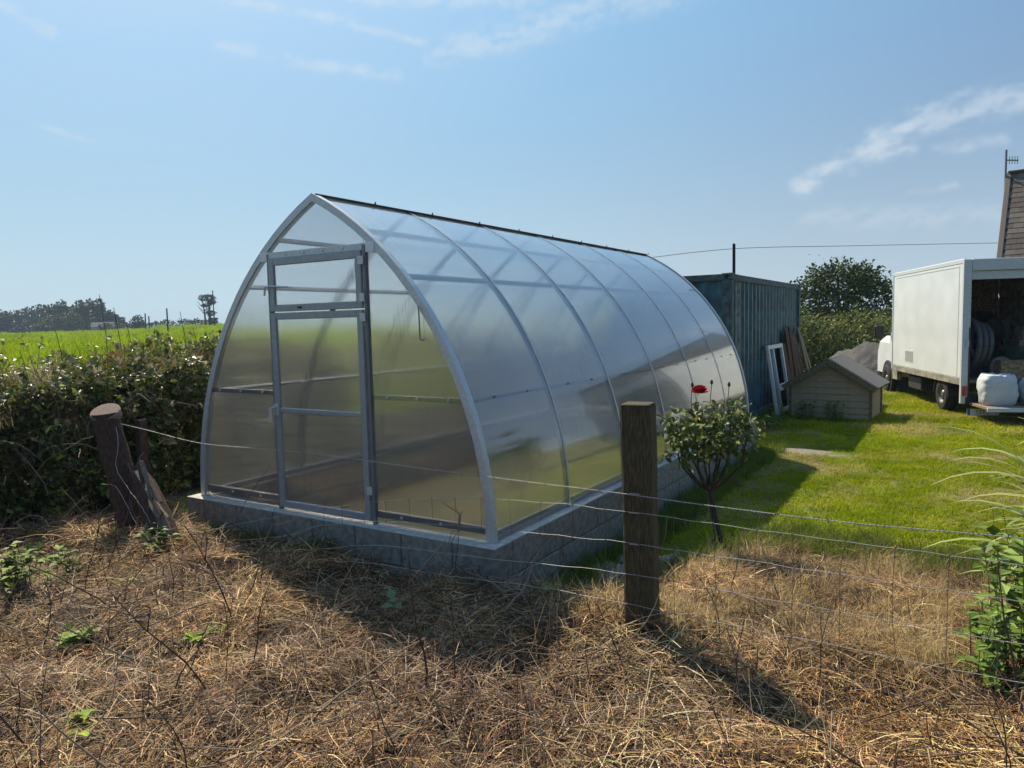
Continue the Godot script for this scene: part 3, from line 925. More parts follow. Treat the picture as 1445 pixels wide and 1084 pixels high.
func corrugated(c: Node3D, o: Vector3, d: Vector3, length: float, h: float, out: Vector3) -> void:   # each rib of the sheet is a part
	var pitch := 0.278
	var n := int(length / pitch)
	pitch = length / n
	var prof := [[0.0, 0.0], [0.26, 0.0], [0.50, -0.045], [0.76, -0.045], [1.0, 0.0]]
	for i in n:
		var mb := MB.new()
		for k in 4:
			var a: Vector3 = o + d * pitch * (i + prof[k][0]) + out * prof[k][1]
			var b: Vector3 = o + d * pitch * (i + prof[k + 1][0]) + out * prof[k + 1][1]
			mb.oq(a, b, b + Vector3.UP * h, a + Vector3.UP * h, a - out)
			mb.oq(a - out * 0.01, b - out * 0.01, b + Vector3.UP * h - out * 0.01, a + Vector3.UP * h - out * 0.01, a + out)
		obj("corrugation", mb, M.container_pale if out == Vector3.RIGHT and (i == 1) else M.container, c)

func make_kennel() -> void:
	var k := thing("kennel", "low grey wooden kennel with overlapping boards and felt gable roof", "kennel", Vector3(1.98, gh(1.98, -10.75) - 0.01, -10.75), -0.05)
	var hw := 0.70
	var eave := 0.66
	var apex := 1.10
	var D := 1.15
	var bh := 0.118
	for i in 10:                                            # gable boards, front and back
		var y0 := i * bh
		var y1 := minf(y0 + bh, apex - 0.02)
		if y0 > apex - 0.05: break
		for e in 2:
			var z := -0.0 if e == 0 else -D
			var f := 1.0 if e == 0 else -1.0
			var w0 := hw if y0 <= eave else hw * (apex - y0) / (apex - eave)
			var w1 := hw if y1 <= eave else hw * (apex - y1) / (apex - eave)
			var mb := MB.new()
			var a := [Vector3(-w0, y0 + 0.004, z), Vector3(w0, y0 + 0.004, z), Vector3(w1, y1, z), Vector3(-w1, y1, z)]
			var mid := Vector3(0, (y0 + y1) / 2, z - f * 0.01)
			var o0 := Vector3(0, 0, f * 0.020)
			var o1 := Vector3(0, 0, f * 0.006)
			mb.oq(a[0] + o0, a[1] + o0, a[2] + o1, a[3] + o1, mid)
			mb.oq(a[0] + o0, a[1] + o0, a[1] - o0, a[0] - o0, mid)
			mb.oq(a[2] + o1, a[3] + o1, a[3] - o0, a[2] - o0, mid)
			mb.oq(a[0] - o0, a[1] - o0, a[2] - o0, a[3] - o0, mid + o0)
			mb.oq(a[1] + o0, a[2] + o1, a[2] - o0, a[1] - o0, mid)
			mb.oq(a[0] + o0, a[3] + o1, a[3] - o0, a[0] - o0, mid)
			obj("board", mb, M.kennel_wood, k)
	for s in [-1.0, 1.0]:
		for i in 5:
			var mb := MB.new()
			mb.box(Transform3D(Basis.from_euler(Vector3(0, 0, s * 0.12)), Vector3(s * (hw - 0.012), bh * (i + 0.5) + 0.003, -D / 2)), Vector3(0.018, bh + 0.006, D - 0.04), 0.003)
			obj("board", mb, M.kennel_wood, k)
		for z in [0.012, -D - 0.012]:
			one("corner_trim", Vector3(s * (hw + 0.004), eave / 2, z), Vector3(0.05, eave, 0.05), M.kennel_trim, k)
		var sl := Vector3(hw + 0.12, eave - 0.075, 0) * Vector3(s, 1, 1)
		var dirv := (Vector3(0, apex, 0) - sl)
		var nn := Vector3(-dirv.y * s, absf(dirv.x), 0).normalized() * Vector3(-1 if s < 0 else -1, 1, 1)
		nn = Vector3(s * absf(dirv.y), absf(dirv.x), 0).normalized()
		var mid := (sl + Vector3(0, apex, 0)) / 2 + nn * 0.03
		var xx := dirv.normalized()
		var rf := MB.new()
		rf.box(Transform3D(Basis(xx, nn, xx.cross(nn)), mid + Vector3(0, 0, -D / 2)), Vector3(dirv.length() + 0.01, 0.035, D + 0.26), 0.006)
		obj("roof_slope", rf, M.felt, k)
		for z in [0.145, -D - 0.145]:
			var bd := MB.new()
			bd.box(Transform3D(Basis(xx, nn, xx.cross(nn)), mid - nn * 0.045 + Vector3(0, 0, z)), Vector3(dirv.length() - 0.02, 0.10, 0.022), 0.003)
			obj("bargeboard", bd, M.kennel_trim, k)
	# scrap leaning against the container
	var w := thing("window_frame", "old white window frame leaning against the teal container", "window frame", Vector3(1.04, gh(1.04, -11.4), -11.4))
	var lean := Basis.from_euler(Vector3(0, 0, 0.15))
	var fr := func(called: String, a: Vector2, b: Vector2, wd: float) -> void:
		var mb := MB.new()
		var p := Vector3(0, (a.y + b.y) / 2, (a.x + b.x) / 2)
		var s := Vector3(0.06, maxf(absf(a.y - b.y), wd), maxf(absf(a.x - b.x), wd))
		mb.box(Transform3D(lean, lean * p), s, 0.006)
		obj(called, mb, M.white_paint, w)
	fr.call("stile", Vector2(0.60, 0.0), Vector2(0.60, 1.38), 0.085)
	fr.call("stile", Vector2(-0.60, 0.0), Vector2(-0.60, 1.38), 0.085)
	fr.call("mullion", Vector2(0.22, 0.08), Vector2(0.22, 1.29), 0.07)
	fr.call("rail", Vector2(-0.555, 0.04), Vector2(0.555, 0.04), 0.08)
	fr.call("rail", Vector2(-0.555, 1.335), Vector2(0.555, 1.335), 0.08)
	fr.call("rail", Vector2(-0.555, 0.50), Vector2(0.18, 0.50), 0.13)
	for i in 7:
		var z: float = -12.35 - 0.27 * i
		var h: float = [1.35, 1.62, 1.70, 1.55, 1.45, 1.66, 1.5][i]
		var bx: float = [1.06, 1.04, 1.08, 1.12, 1.16, 1.24, 1.30][i]
		var label: String = ["dark weathered plank leaning on the teal container next to the window frame", "tall dark plank leaning on the teal container, wide", "tallest dark plank leaning on the teal container", "short dark plank leaning on the container between taller ones", "brown plank leaning on the teal container at a slant", "pale grey plank leaning on the container behind the kennel roof", "last pale plank leaning near the container's far end"][i]
		var p := thing("plank", label, "plank", Vector3(bx, gh(bx, z), z), 0.0, "planks leaning against the container")
		var mb := MB.new()
		var tx := 0.83 - bx
		mb.bar(Vector3(0, 0.02, 0), Vector3(tx, h, 0.1 - 0.05 * i), 0.035, [0.34, 0.3, 0.26, 0.3, 0.2, 0.2, 0.16][i], 0.004, Vector3(0, 0, 1))
		obj("board", mb, M.grey_wood if i > 4 else M.old_wood, p)

# ---------------------------------------------------------------- the van and its load
func cyl(a: Vector3, b: Vector3, prof: Array, sides := 24) -> MB:      # lathe about the axis a->b, prof in metres along it
	var mb := MB.new()
	var y := (b - a).normalized()
	var x := y.cross(Vector3.UP)
	if x.length() < 0.01: x = Vector3.RIGHT
	x = x.normalized()
	mb.lathe(Transform3D(Basis(x, y, x.cross(y)), a), prof, sides)
	return mb
func wheel(v: Node3D, p: Vector3) -> void:
	var w := Node3D.new()
	w.name = "wheel"; v.add_child(w, true)
	w.position = p
	var r := 0.335
	obj("tyre", cyl(Vector3(0.11, 0, 0), Vector3(-0.11, 0, 0), [Vector2(0.19, 0.0), Vector2(0.29, 0.0), Vector2(0.325, 0.02), Vector2(r, 0.05), Vector2(r, 0.17), Vector2(0.325, 0.2), Vector2(0.29, 0.22), Vector2(0.19, 0.22), Vector2(0.19, 0.2)], 28), M.rubber, w)
	obj("rim", cyl(Vector3(0.11, 0, 0), Vector3(-0.11, 0, 0), [Vector2(0.0, 0.0), Vector2(0.195, 0.0), Vector2(0.195, 0.215), Vector2(0.17, 0.205), Vector2(0.15, 0.16), Vector2(0.08, 0.175), Vector2(0.06, 0.20), Vector2(0.0, 0.205)], 24), M.rim, w)
	for k in 6:
		var a := TAU * k / 6
		obj("wheel_nut", cyl(Vector3(-0.06, cos(a) * 0.1, sin(a) * 0.1), Vector3(-0.09, cos(a) * 0.1, sin(a) * 0.1), [Vector2(0.013, 0.0), Vector2(0.013, 0.028), Vector2(0.0, 0.03)], 6), M.rubber, w)
func make_van() -> void:
	var v := thing("box_van", "white box van with open rear shutter parked on the lawn", "van", Vector3(4.07, 0.0, -11.62), 0.339)
	var W := 2.12
	var L := 4.35
	var y0 := 0.60
	var H := 2.88
	var t := 0.045
	# box
	one("side_panel", Vector3(t / 2, (y0 + H) / 2 + 0.03, -L / 2), Vector3(t, H - y0 - 0.20, L - 0.16), M.van_white, v)
	one("side_panel", Vector3(W - t / 2, (y0 + H) / 2 + 0.03, -L / 2), Vector3(t, H - y0 - 0.20, L - 0.16), M.van_white, v)
	one("front_panel", Vector3(W / 2, (y0 + H) / 2, -L + t / 2), Vector3(W - 0.1, H - y0 - 0.1, t), M.van_white, v)
	one("roof_panel", Vector3(W / 2, H - 0.03, -L / 2), Vector3(W - 0.13, 0.012, L - 0.13), M.van_white, v)
	one("floor", Vector3(W / 2, y0 + 0.06, -L / 2), Vector3(W - 0.1, 0.05, L - 0.05), M.deck, v)
	for x in [0.03, W - 0.03]:
		one("roof_rail", Vector3(x, H - 0.04, -L / 2), Vector3(0.075, 0.09, L - 0.13), M.van_trim, v, 0.012)
		one("skirt_rail", Vector3(x, y0 + 0.06, -L / 2), Vector3(0.07, 0.13, L - 0.13), M.van_dirt, v, 0.008)
		one("corner_trim", Vector3(x, (y0 + H) / 2, -L + 0.03), Vector3(0.08, H - y0 - 0.02, 0.075), M.van_trim, v, 0.015)
		one("rear_post", Vector3(x + (0.02 if x < 1 else -0.02), 1.565, -0.02), Vector3(0.13, 2.6, 0.085), M.van_trim, v, 0.008)
		one("post_seal", Vector3(x + (0.075 if x < 1 else -0.075), 1.0, 0.026), Vector3(0.028, 1.3, 0.012), M.black_plastic, v, 0.002)
		one("tail_light", Vector3(x + (0.01 if x < 1 else -0.01), 0.50, 0.03), Vector3(0.07, 0.18, 0.03), M.red_lens, v)
	one("post_latch", Vector3(0.065, 1.36, 0.035), Vector3(0.05, 0.13, 0.03), M.van_trim, v)
	one("rear_header", Vector3(W / 2, H - 0.115, -0.03), Vector3(W - 0.24, 0.21, 0.09), M.van_trim, v, 0.01)
	one("shutter", Vector3(W / 2, H - 0.30, -0.06), Vector3(W - 0.24, 0.15, 0.05), M.van_trim, v, 0.006)
	one("shutter_handle", Vector3(W / 2 + 0.1, H - 0.32, -0.025), Vector3(0.22, 0.05, 0.03), M.black_plastic, v)
	one("panel_bead", Vector3(-0.001, 1.76, -0.24), Vector3(0.008, 2.02, 0.03), M.van_trim, v, 0.002)
	one("panel_bead", Vector3(-0.001, 2.755, -2.16), Vector3(0.008, 0.025, 3.84), M.van_trim, v, 0.002)
	one("side_vent", Vector3(-0.002, 0.98, -3.05), Vector3(0.006, 0.26, 0.55), M.van_trim, v, 0.001)
	for i in 10: one("vent_slot", Vector3(-0.006, 0.98, -2.81 - 0.053 * i), Vector3(0.004, 0.22, 0.014), M.van_dirt, v, 0.001)
	one("bulkhead", Vector3(W / 2, 1.75, -3.9), Vector3(W - 0.12, 2.1, 0.02), M.van_inside, v)
	for x in [0.052, W - 0.052]:
		one("lining", Vector3(x, 1.7, -1.95), Vector3(0.008, 2.0, 3.8), M.van_inside, v, 0.001)
		for y in [1.0, 1.6, 2.2]: one("lashing_rail", Vector3(x + (0.012 if x < 1 else -0.012), y, -1.95), Vector3(0.016, 0.07, 3.7), M.ply, v)
	# under the box
	for x in [0.55, 1.55]: one("chassis_rail", Vector3(x, 0.50, -2.9), Vector3(0.09, 0.15, 5.6), M.black_plastic, v)
	one("fuel_tank", Vector3(0.32, 0.40, -3.0), Vector3(0.42, 0.30, 0.9), M.black_plastic, v, 0.03)
	one("rear_beam", Vector3(W / 2, 0.33, -0.02), Vector3(W - 0.1, 0.14, 0.09), M.black_plastic, v, 0.01)
	var ma := MB.new()
	for i in 10:
		var a0 := PI * i / 10.0
		var a1 := PI * (i + 1) / 10.0
		var c := Vector3(0.16, 0.335, -1.15)
		var p := [Vector3(-0.13, sin(a0) * 0.40, cos(a0) * 0.40), Vector3(0.13, sin(a0) * 0.40, cos(a0) * 0.40), Vector3(0.13, sin(a1) * 0.40, cos(a1) * 0.40), Vector3(-0.13, sin(a1) * 0.40, cos(a1) * 0.40)]
		ma.oq(c + p[0], c + p[1], c + p[2], c + p[3], c)
		ma.oq(c + p[0] * Vector3(1, .96, .96), c + p[1] * Vector3(1, .96, .96), c + p[2] * Vector3(1, .96, .96), c + p[3] * Vector3(1, .96, .96), c + Vector3(0, 2 * sin(a0), 2 * cos(a0)))
		ma.oq(c + p[0], c + p[3], c + p[3] * Vector3(1, .96, .96), c + p[0] * Vector3(1, .96, .96), c + Vector3(1, 0, 0))
	obj("mudguard", ma, M.black_plastic, v)
	wheel(v, Vector3(0.15, 0.335, -1.15))
	wheel(v, Vector3(W - 0.15, 0.335, -1.15))
	wheel(v, Vector3(0.17, 0.335, -5.1))
	wheel(v, Vector3(W - 0.17, 0.335, -5.1))
	# cab
	var prof := [Vector2(-4.38, 0.42), Vector2(-4.38, 2.05), Vector2(-4.60, 2.16), Vector2(-4.95, 2.10), Vector2(-5.45, 1.45), Vector2(-5.95, 1.22), Vector2(-6.12, 0.95), Vector2(-6.14, 0.45)]
	var cb := MB.new()
	var cx0 := 0.14
	var cx1 := W - 0.14
	var cen := Vector3(W / 2, 1.2, -5.1)
	for i in prof.size():
		var p: Vector2 = prof[i]
		var q: Vector2 = prof[(i + 1) % prof.size()]
		var in0 := 0.10 if p.y > 1.3 else 0.0
		var in1 := 0.10 if q.y > 1.3 else 0.0
		cb.oq(Vector3(cx0 + in0, p.y, p.x), Vector3(cx1 - in0, p.y, p.x), Vector3(cx1 - in1, q.y, q.x), Vector3(cx0 + in1, q.y, q.x), cen)
		for s in 2:
			var X0 := cx0 + in0 if s == 0 else cx1 - in0
			var X1 := cx0 + in1 if s == 0 else cx1 - in1
			cb.ot(Vector3(X0, p.y, p.x), Vector3(X1, q.y, q.x), Vector3(cx0 if s == 0 else cx1, 1.2, -5.1), cen)
	obj("cab", cb, M.van_white, v)
	var win := MB.new()
	win.oq(Vector3(0.165, 1.42, -4.50), Vector3(0.165, 1.42, -5.30), Vector3(0.215, 1.95, -4.98), Vector3(0.215, 2.0, -4.50), cen)
	obj("door_window", win, M.black_plastic, v)
	one("door_seam", Vector3(0.134, 1.0, -4.50), Vector3(0.008, 1.0, 0.012), M.black_plastic, v, 0.001)
	one("door_handle", Vector3(0.125, 1.22, -4.62), Vector3(0.03, 0.04, 0.13), M.black_plastic, v)
	one("cab_sill", Vector3(0.16, 0.52, -4.55), Vector3(0.10, 0.34, 0.5), M.van_dirt, v, 0.01)
	obj("wheel_arch", cyl(Vector3(0.10, 0.36, -5.1), Vector3(0.16, 0.36, -5.1), [Vector2(0.0, 0.0), Vector2(0.42, 0.0), Vector2(0.42, 0.06), Vector2(0.0, 0.06)], 24), M.black_plastic, v)
	var mir := MB.new()
	mir.at(Vector3(-0.13, 1.50, -5.02), Vector3(0.20, 0.32, 0.10), 0.03)
	mir.bar(Vector3(0.15, 1.42, -5.05), Vector3(-0.08, 1.42, -5.02), 0.05, 0.05)
	obj("mirror", mir, M.black_plastic, v)
	# tail lift and plate
	one("lift_platform", Vector3(W / 2 + 0.02, 0.27, 0.45), Vector3(W - 0.2, 0.05, 0.82), M.deck, v, 0.006)
	one("lift_edge", Vector3(W / 2 + 0.02, 0.255, 0.875), Vector3(W - 0.16, 0.07, 0.04), M.van_trim, v, 0.006)
	for x in [0.5, 1.6]:
		var ar := MB.new()
		ar.bar(Vector3(x, 0.33, -0.02), Vector3(x, 0.22, 0.5), 0.06, 0.06)
		obj("lift_arm", ar, M.black_plastic, v)
	var pl := Node3D.new()
	pl.name = "number_plate"; v.add_child(pl, true)
	one("plate", Vector3(0.34, 0.12, 0.06), Vector3(0.52, 0.12, 0.012), M.plate_white, pl, 0.002)
	one("blue_band", Vector3(0.105, 0.12, 0.0675), Vector3(0.045, 0.112, 0.003), M.plate_blue, pl, 0.001)
	var tm := TextMesh.new()
	var sf := SystemFont.new()
	sf.font_names = PackedStringArray(["Droid Sans"])
	tm.font = sf; tm.text = "151 L"; tm.font_size = 16; tm.pixel_size = 0.0062; tm.depth = 0.002
	part("lettering", tm, M.black_plastic, pl, Transform3D(Basis(), Vector3(0.33, 0.12, 0.068)))
	# load, each thing of its own
	var T := v.transform
	var place := func(called: String, label: String, cat: String, p: Vector3, group := "") -> Node3D:
		var o := thing(called, label, cat, T * p, 0.339, group)
		return o
	for i in 3:
		var p: Vector3 = [Vector3(0.42, 0.296, 0.42), Vector3(1.06, 0.296, 0.45), Vector3(1.68, 0.296, 0.4)][i]
		var o: Node3D = place.call("rubble_sack", ["full white sack standing on the van's tail lift by its corner post", "white sack on the tail lift behind the green and yellow leaves", "white sack on the tail lift farthest from the open corner"][i], "sack", p, "white sacks on the tail lift")
		var sk := MB.new()
		sack(sk, 0.27, 0.22, 0.54 - 0.09 * i)
		obj("bag", sk, M.sack, o)
	var ring: Node3D = place.call("hose_coil", "thick grey hose coil standing inside the van's left wall", "hose", Vector3(0.36, 0.70, -0.75))
	for k in 3:
		var hp := []
		for i in 25:
			var a := TAU * i / 24.0
			hp.append(Vector3(0.02 * sin(a * 2) + 0.13 * k - 0.05, 0.60 + (0.50 - 0.06 * k) * sin(a), (0.50 - 0.06 * k) * cos(a)).rotated(Vector3.UP, 0.12))
		var hm := MB.new()
		hm.tube(hp, [0.05], 10, false)
		obj("loop", hm, M.hose, ring)
	var mx: Node3D = place.call("mixer_drum", "dark round concrete mixer drum inside the van", "mixer", Vector3(1.05, 0.70, -1.9))
	obj("drum", cyl(Vector3(0, 0.55, 0.1), Vector3(-0.25, 1.15, 0.45), [Vector2(0.0, 0.0), Vector2(0.22, 0.02), Vector2(0.36, 0.22), Vector2(0.36, 0.42), Vector2(0.22, 0.70), Vector2(0.20, 0.70), Vector2(0.32, 0.4), Vector2(0.0, 0.1)], 22), M.dark, mx)
	var leg := MB.new()
	for x in [-0.35, 0.35]:
		leg.bar(Vector3(x, 0.0, 0.2), Vector3(x, 0.7, 0), 0.05, 0.05); leg.bar(Vector3(x, 0.0, -0.3), Vector3(x, 0.7, 0), 0.05, 0.05)
	leg.bar(Vector3(-0.37, 0.68, 0), Vector3(0.37, 0.68, 0), 0.05, 0.05)
	obj("stand", leg, M.steel_dark, mx)
	for i in 6:
		var o: Node3D = place.call("timber_length", ["pale timber length leaning upright inside the van, nearest its left wall", "second pale timber length leaning inside the van", "third pale timber length leaning inside the van", "timber length with a dark face leaning inside the van", "thin timber length leaning inside the van", "timber length beside the plywood inside the van"][i], "timber", Vector3(0.42 + 0.11 * i, 0.70, -2.6 - 0.12 * i), "timber lengths leaning in the van")
		var mb := MB.new()
		mb.bar(Vector3(0.06, 0.0, 0.3), Vector3(0.03 - 0.02 * i, 1.95, -0.3), 0.085, 0.05, 0.004)
		obj("length", mb, M.ply_pale if i % 3 else M.ply, o)
	var ply: Node3D = place.call("plywood_sheet", "orange plywood sheet with battens high against the van's bulkhead", "plywood", Vector3(1.45, 0.70, -3.75))
	one("sheet", Vector3(0, 0.95, 0), Vector3(1.1, 1.9, 0.02), M.ply, ply)
	for i in 4: one("batten", Vector3(-0.45 + 0.3 * i, 1.42, 0.03), Vector3(0.05, 0.9, 0.03), M.ply_pale, ply)
	one("batten", Vector3(0, 1.0, 0.03), Vector3(1.1, 0.07, 0.035), M.ply_pale, ply)
	var gs: Node3D = place.call("green_sheet", "dull green sheet leaning in front of the plywood in the van", "board", Vector3(1.40, 0.70, -2.95))
	var gm := MB.new()
	gm.box(Transform3D(Basis.from_euler(Vector3(-0.1, 0, 0)), Vector3(0, 0.53, 0)), Vector3(1.1, 1.05, 0.03), 0.004)
	obj("sheet", gm, M.green_sheet, gs)
	for i in 5:
		var o: Node3D = place.call("cardboard_box", ["brown cardboard box on the van floor behind the white sacks", "small brown box stacked in the van beside the drum", "flat brown box on top of the load in the van", "dark crate on the van floor by the hose", "pale box high on the load against the van wall"][i], "box", [Vector3(0.95, 0.69, -0.35), Vector3(1.62, 0.69, -1.35), Vector3(1.65, 1.13, -1.35), Vector3(0.75, 0.69, -1.45), Vector3(1.68, 1.37, -1.4)][i], "boxes in the van")
		one("carton", Vector3(0, [0.17, 0.22, 0.12, 0.2, 0.13][i], 0), [Vector3(0.5, 0.34, 0.35), Vector3(0.5, 0.44, 0.5), Vector3(0.55, 0.24, 0.45), Vector3(0.4, 0.4, 0.4), Vector3(0.4, 0.26, 0.35)][i], [M.ply, M.deck, M.ply_pale, M.container_old, M.van_inside][i], o, 0.008)
	var bb: Node3D = place.call("wheelbarrow", "grey wheelbarrow lying among the load in the van", "wheelbarrow", Vector3(1.35, 0.70, -0.75))
	var tray := MB.new()
	tray.lathe(Transform3D(Basis.from_euler(Vector3(0, 0, -0.12)).scaled(Vector3(1.5, 1, 0.9)), Vector3(0.1, 0.42, 0)), [Vector2(0.0, -0.16), Vector2(0.26, -0.15), Vector2(0.42, 0.12), Vector2(0.44, 0.12), Vector2(0.40, 0.11), Vector2(0.25, -0.13), Vector2(0.0, -0.14)], 18)
	obj("tray", tray, M.container_old, bb)
	obj("wheel", cyl(Vector3(-0.55, 0.20, 0.26), Vector3(-0.55, 0.20, 0.34), [Vector2(0.0, 0.0), Vector2(0.19, 0.0), Vector2(0.2, 0.04), Vector2(0.19, 0.08), Vector2(0.0, 0.08)], 20), M.rim, bb)
	var hb := MB.new()
	for z in [-0.2, 0.2]: hb.tube([Vector3(-0.6, 0.2, z), Vector3(0.2, 0.3, z), Vector3(0.75, 0.42, z)], [0.018], 6)
	hb.tube([Vector3(0.3, 0.02, -0.2), Vector3(0.3, 0.3, -0.2)], [0.018], 6); hb.tube([Vector3(0.3, 0.02, 0.2), Vector3(0.3, 0.3, 0.2)], [0.018], 6)
	obj("handles", hb, M.steel_dark, bb)
func sack(mb: MB, rx: float, rz: float, h: float) -> void:
	var rings := 18
	var sides := 30
	var s := mb.v.size()
	for i in rings + 1:
		var t := float(i) / rings
		var k := 0.90 + 0.12 * sin(t * PI) if t < 0.84 else lerpf(0.95, 0.80, (t - 0.84) / 0.16)
		if i == 0: k = 0.84
		for j in sides:
			var a := TAU * j / sides
			var e := pow(pow(absf(cos(a)), 5.0) + pow(absf(sin(a)), 5.0), -0.2)
			var w := k * e * (1.0 + 0.10 * nz.get_noise_3d(cos(a) * 90, t * 160, sin(a) * 90) + 0.05 * nz.get_noise_3d(cos(a) * 330, t * 330, sin(a) * 330))
			mb.vert(Vector3(cos(a) * rx * w, h * t + 0.03 * nz.get_noise_2d(cos(a) * 130, sin(a) * 130) * t, sin(a) * rz * w), Vector3.ZERO)
	for i in rings:
		for j in sides:
			var p := s + i * sides + j
			var q := s + i * sides + (j + 1) % sides
			mb.ix.append_array(PackedInt32Array([p, q, p + sides, q, q + sides, p + sides]))
	var c := mb.vert(Vector3(0, h * 0.97, 0), Vector3.ZERO)
	for j in sides: mb.ix.append_array(PackedInt32Array([c, s + rings * sides + j, s + rings * sides + (j + 1) % sides]))
	for k in range(0, mb.ix.size(), 3):
		var nn := -(mb.v[mb.ix[k + 1]] - mb.v[mb.ix[k]]).cross(mb.v[mb.ix[k + 2]] - mb.v[mb.ix[k]])
		if nn.dot(mb.v[mb.ix[k]] - Vector3(0, h / 2, 0)) < 0: nn = -nn
		for e in 3: mb.n[mb.ix[k + e]] += nn
	for k in mb.n.size(): mb.n[k] = mb.n[k].normalized()

# ---------------------------------------------------------------- house, pile, slabs
func make_house() -> void:
	var h := thing("house", "old house with a steep brown slate roof behind the van", "house", Vector3(5.0, 0, -25.15), -0.10)
	one("wall", Vector3(4.0, 1.75, -2.4), Vector3(7.7, 3.5, 4.6), M.render_wall, h)
	var e0 := Vector3(-0.05, 3.25, 0.15)
	var rg := Vector3(0.0, 6.75, -2.4)
	var up := (rg - e0)
	var sl := up.length()
	var u := up.normalized()
	var nn := u.cross(Vector3.RIGHT).normalized()
	if nn.y < 0: nn = -nn
	var deck := MB.new()
	deck.box(Transform3D(Basis(Vector3.RIGHT, u, Vector3.RIGHT.cross(u)), (e0 + rg) / 2 + Vector3(4.0, 0, 0) - nn * 0.06), Vector3(8.0, sl, 0.06), 0.0)
	obj("roof_deck", deck, M.slate0, h)
	var bk := MB.new()
	var u2 := Vector3(0, u.y, -u.z)
	bk.box(Transform3D(Basis(Vector3.RIGHT, u2, Vector3.RIGHT.cross(u2)), Vector3(4.0, (e0.y + rg.y) / 2, rg.z * 2 - (e0.z + rg.z) / 2)), Vector3(8.0, sl, 0.06), 0.0)
	obj("roof_deck", bk, M.slate0, h)
	var gb := MB.new()
	gb.tri(Vector3(0.13, 3.5, -0.1), Vector3(0.13, 6.6, -2.4), Vector3(0.13, 3.5, -4.7))
	obj("gable", gb, M.render_wall, h)
	var rows := 19
	var sm := MB.new()
	sm.at(Vector3.ZERO, Vector3(0.292, sl / rows + 0.08, 0.014), 0.003)
	var me := sm.mesh()
	var tilt := Basis(Vector3.RIGHT, u, Vector3.RIGHT.cross(u)) * Basis.from_euler(Vector3(-0.045 if nn.z > 0 else 0.045, 0, 0))
	for r in rows:
		for k in 14:
			var x := 0.16 + 0.3 * k + (0.15 if r % 2 else 0.0)
			part("slate", me, M["slate%d" % rng.randi_range(0, 2)], h, Transform3D(tilt * Basis.from_euler(Vector3(0, 0, rng.randf_range(-0.012, 0.012))), e0 + u * sl * (r + 0.5) / rows + Vector3(x, 0, 0) + nn * 0.012))
	var vg := MB.new()
	vg.bar(e0 + Vector3(0.02, -0.02, 0) + nn * 0.03, rg + Vector3(0.02, 0, 0) + nn * 0.03, 0.16, 0.05, 0.01, nn)
	obj("verge_coping", vg, M.slate2, h)
	var rd := MB.new()
	rd.bar(Vector3(0, 6.79, -2.4), Vector3(8.0, 6.79, -2.4), 0.24, 0.08, 0.02)
	obj("ridge_tiles", rd, M.slate0, h)
	var a := thing("aerial", "thin television aerial mast rising beside the slate roof's gable", "aerial", Vector3(5.16, 3.2, -27.4))
	var am := MB.new()
	am.tube([Vector3(0, 0, 0), Vector3(0, 4.35, 0)], [0.035], 6)
	obj("mast", am, M.steel_dark, a)
	var ab := MB.new()
	ab.tube([Vector3(0, 4.0, 0), Vector3(0.36, 3.98, -0.2)], [0.025], 6)
	for k in 4: ab.tube([Vector3(0.1 + 0.08 * k, 3.85, -0.05 * k), Vector3(0.1 + 0.08 * k, 4.12, -0.05 * k)], [0.012], 5)
	obj("arm", ab, M.steel_dark, a)
	var ac := MB.new()
	ac.tube([Vector3(-0.06, 2.1, 0), Vector3(0.20, 2.1, -0.2)], [0.03], 6)
	obj("bracket", ac, M.steel_dark, a)
func mound(called: String, label: String, cat: String, c: Vector3, rx: float, rz: float, h: float, m: Material) -> void:
	var mb := MB.new()
	var n := 34
	for i in n + 1:
		for j in n + 1:
			var p := Vector2(i * 2.0 / n - 1, j * 2.0 / n - 1)
			var r := p.length()
			var y := h * pow(maxf(0, 1 - r), 0.85) * (1 + 0.25 * nz.get_noise_2d(p.x * 160, p.y * 160)) + 0.03 * nz.get_noise_2d(p.x * 700, p.y * 700) - 0.05
			mb.vert(Vector3(p.x * rx, y, p.y * rz), Vector3(p.x, 0.9, p.y).normalized())
	for i in n:
		for j in n:
			var a := i * (n + 1) + j
			mb.ix.append_array(PackedInt32Array([a, a + n + 1, a + 1, a + 1, a + n + 1, a + n + 2]))
	for i in mb.n.size(): mb.n[i] = (mb.n[i] + Vector3(nz.get_noise_2d(i * 31, 5), 0, nz.get_noise_2d(i * 47, 9)) * 0.7).normalized()
	var o := thing(called, label, cat, c)
	obj("heap", mb, m, o)
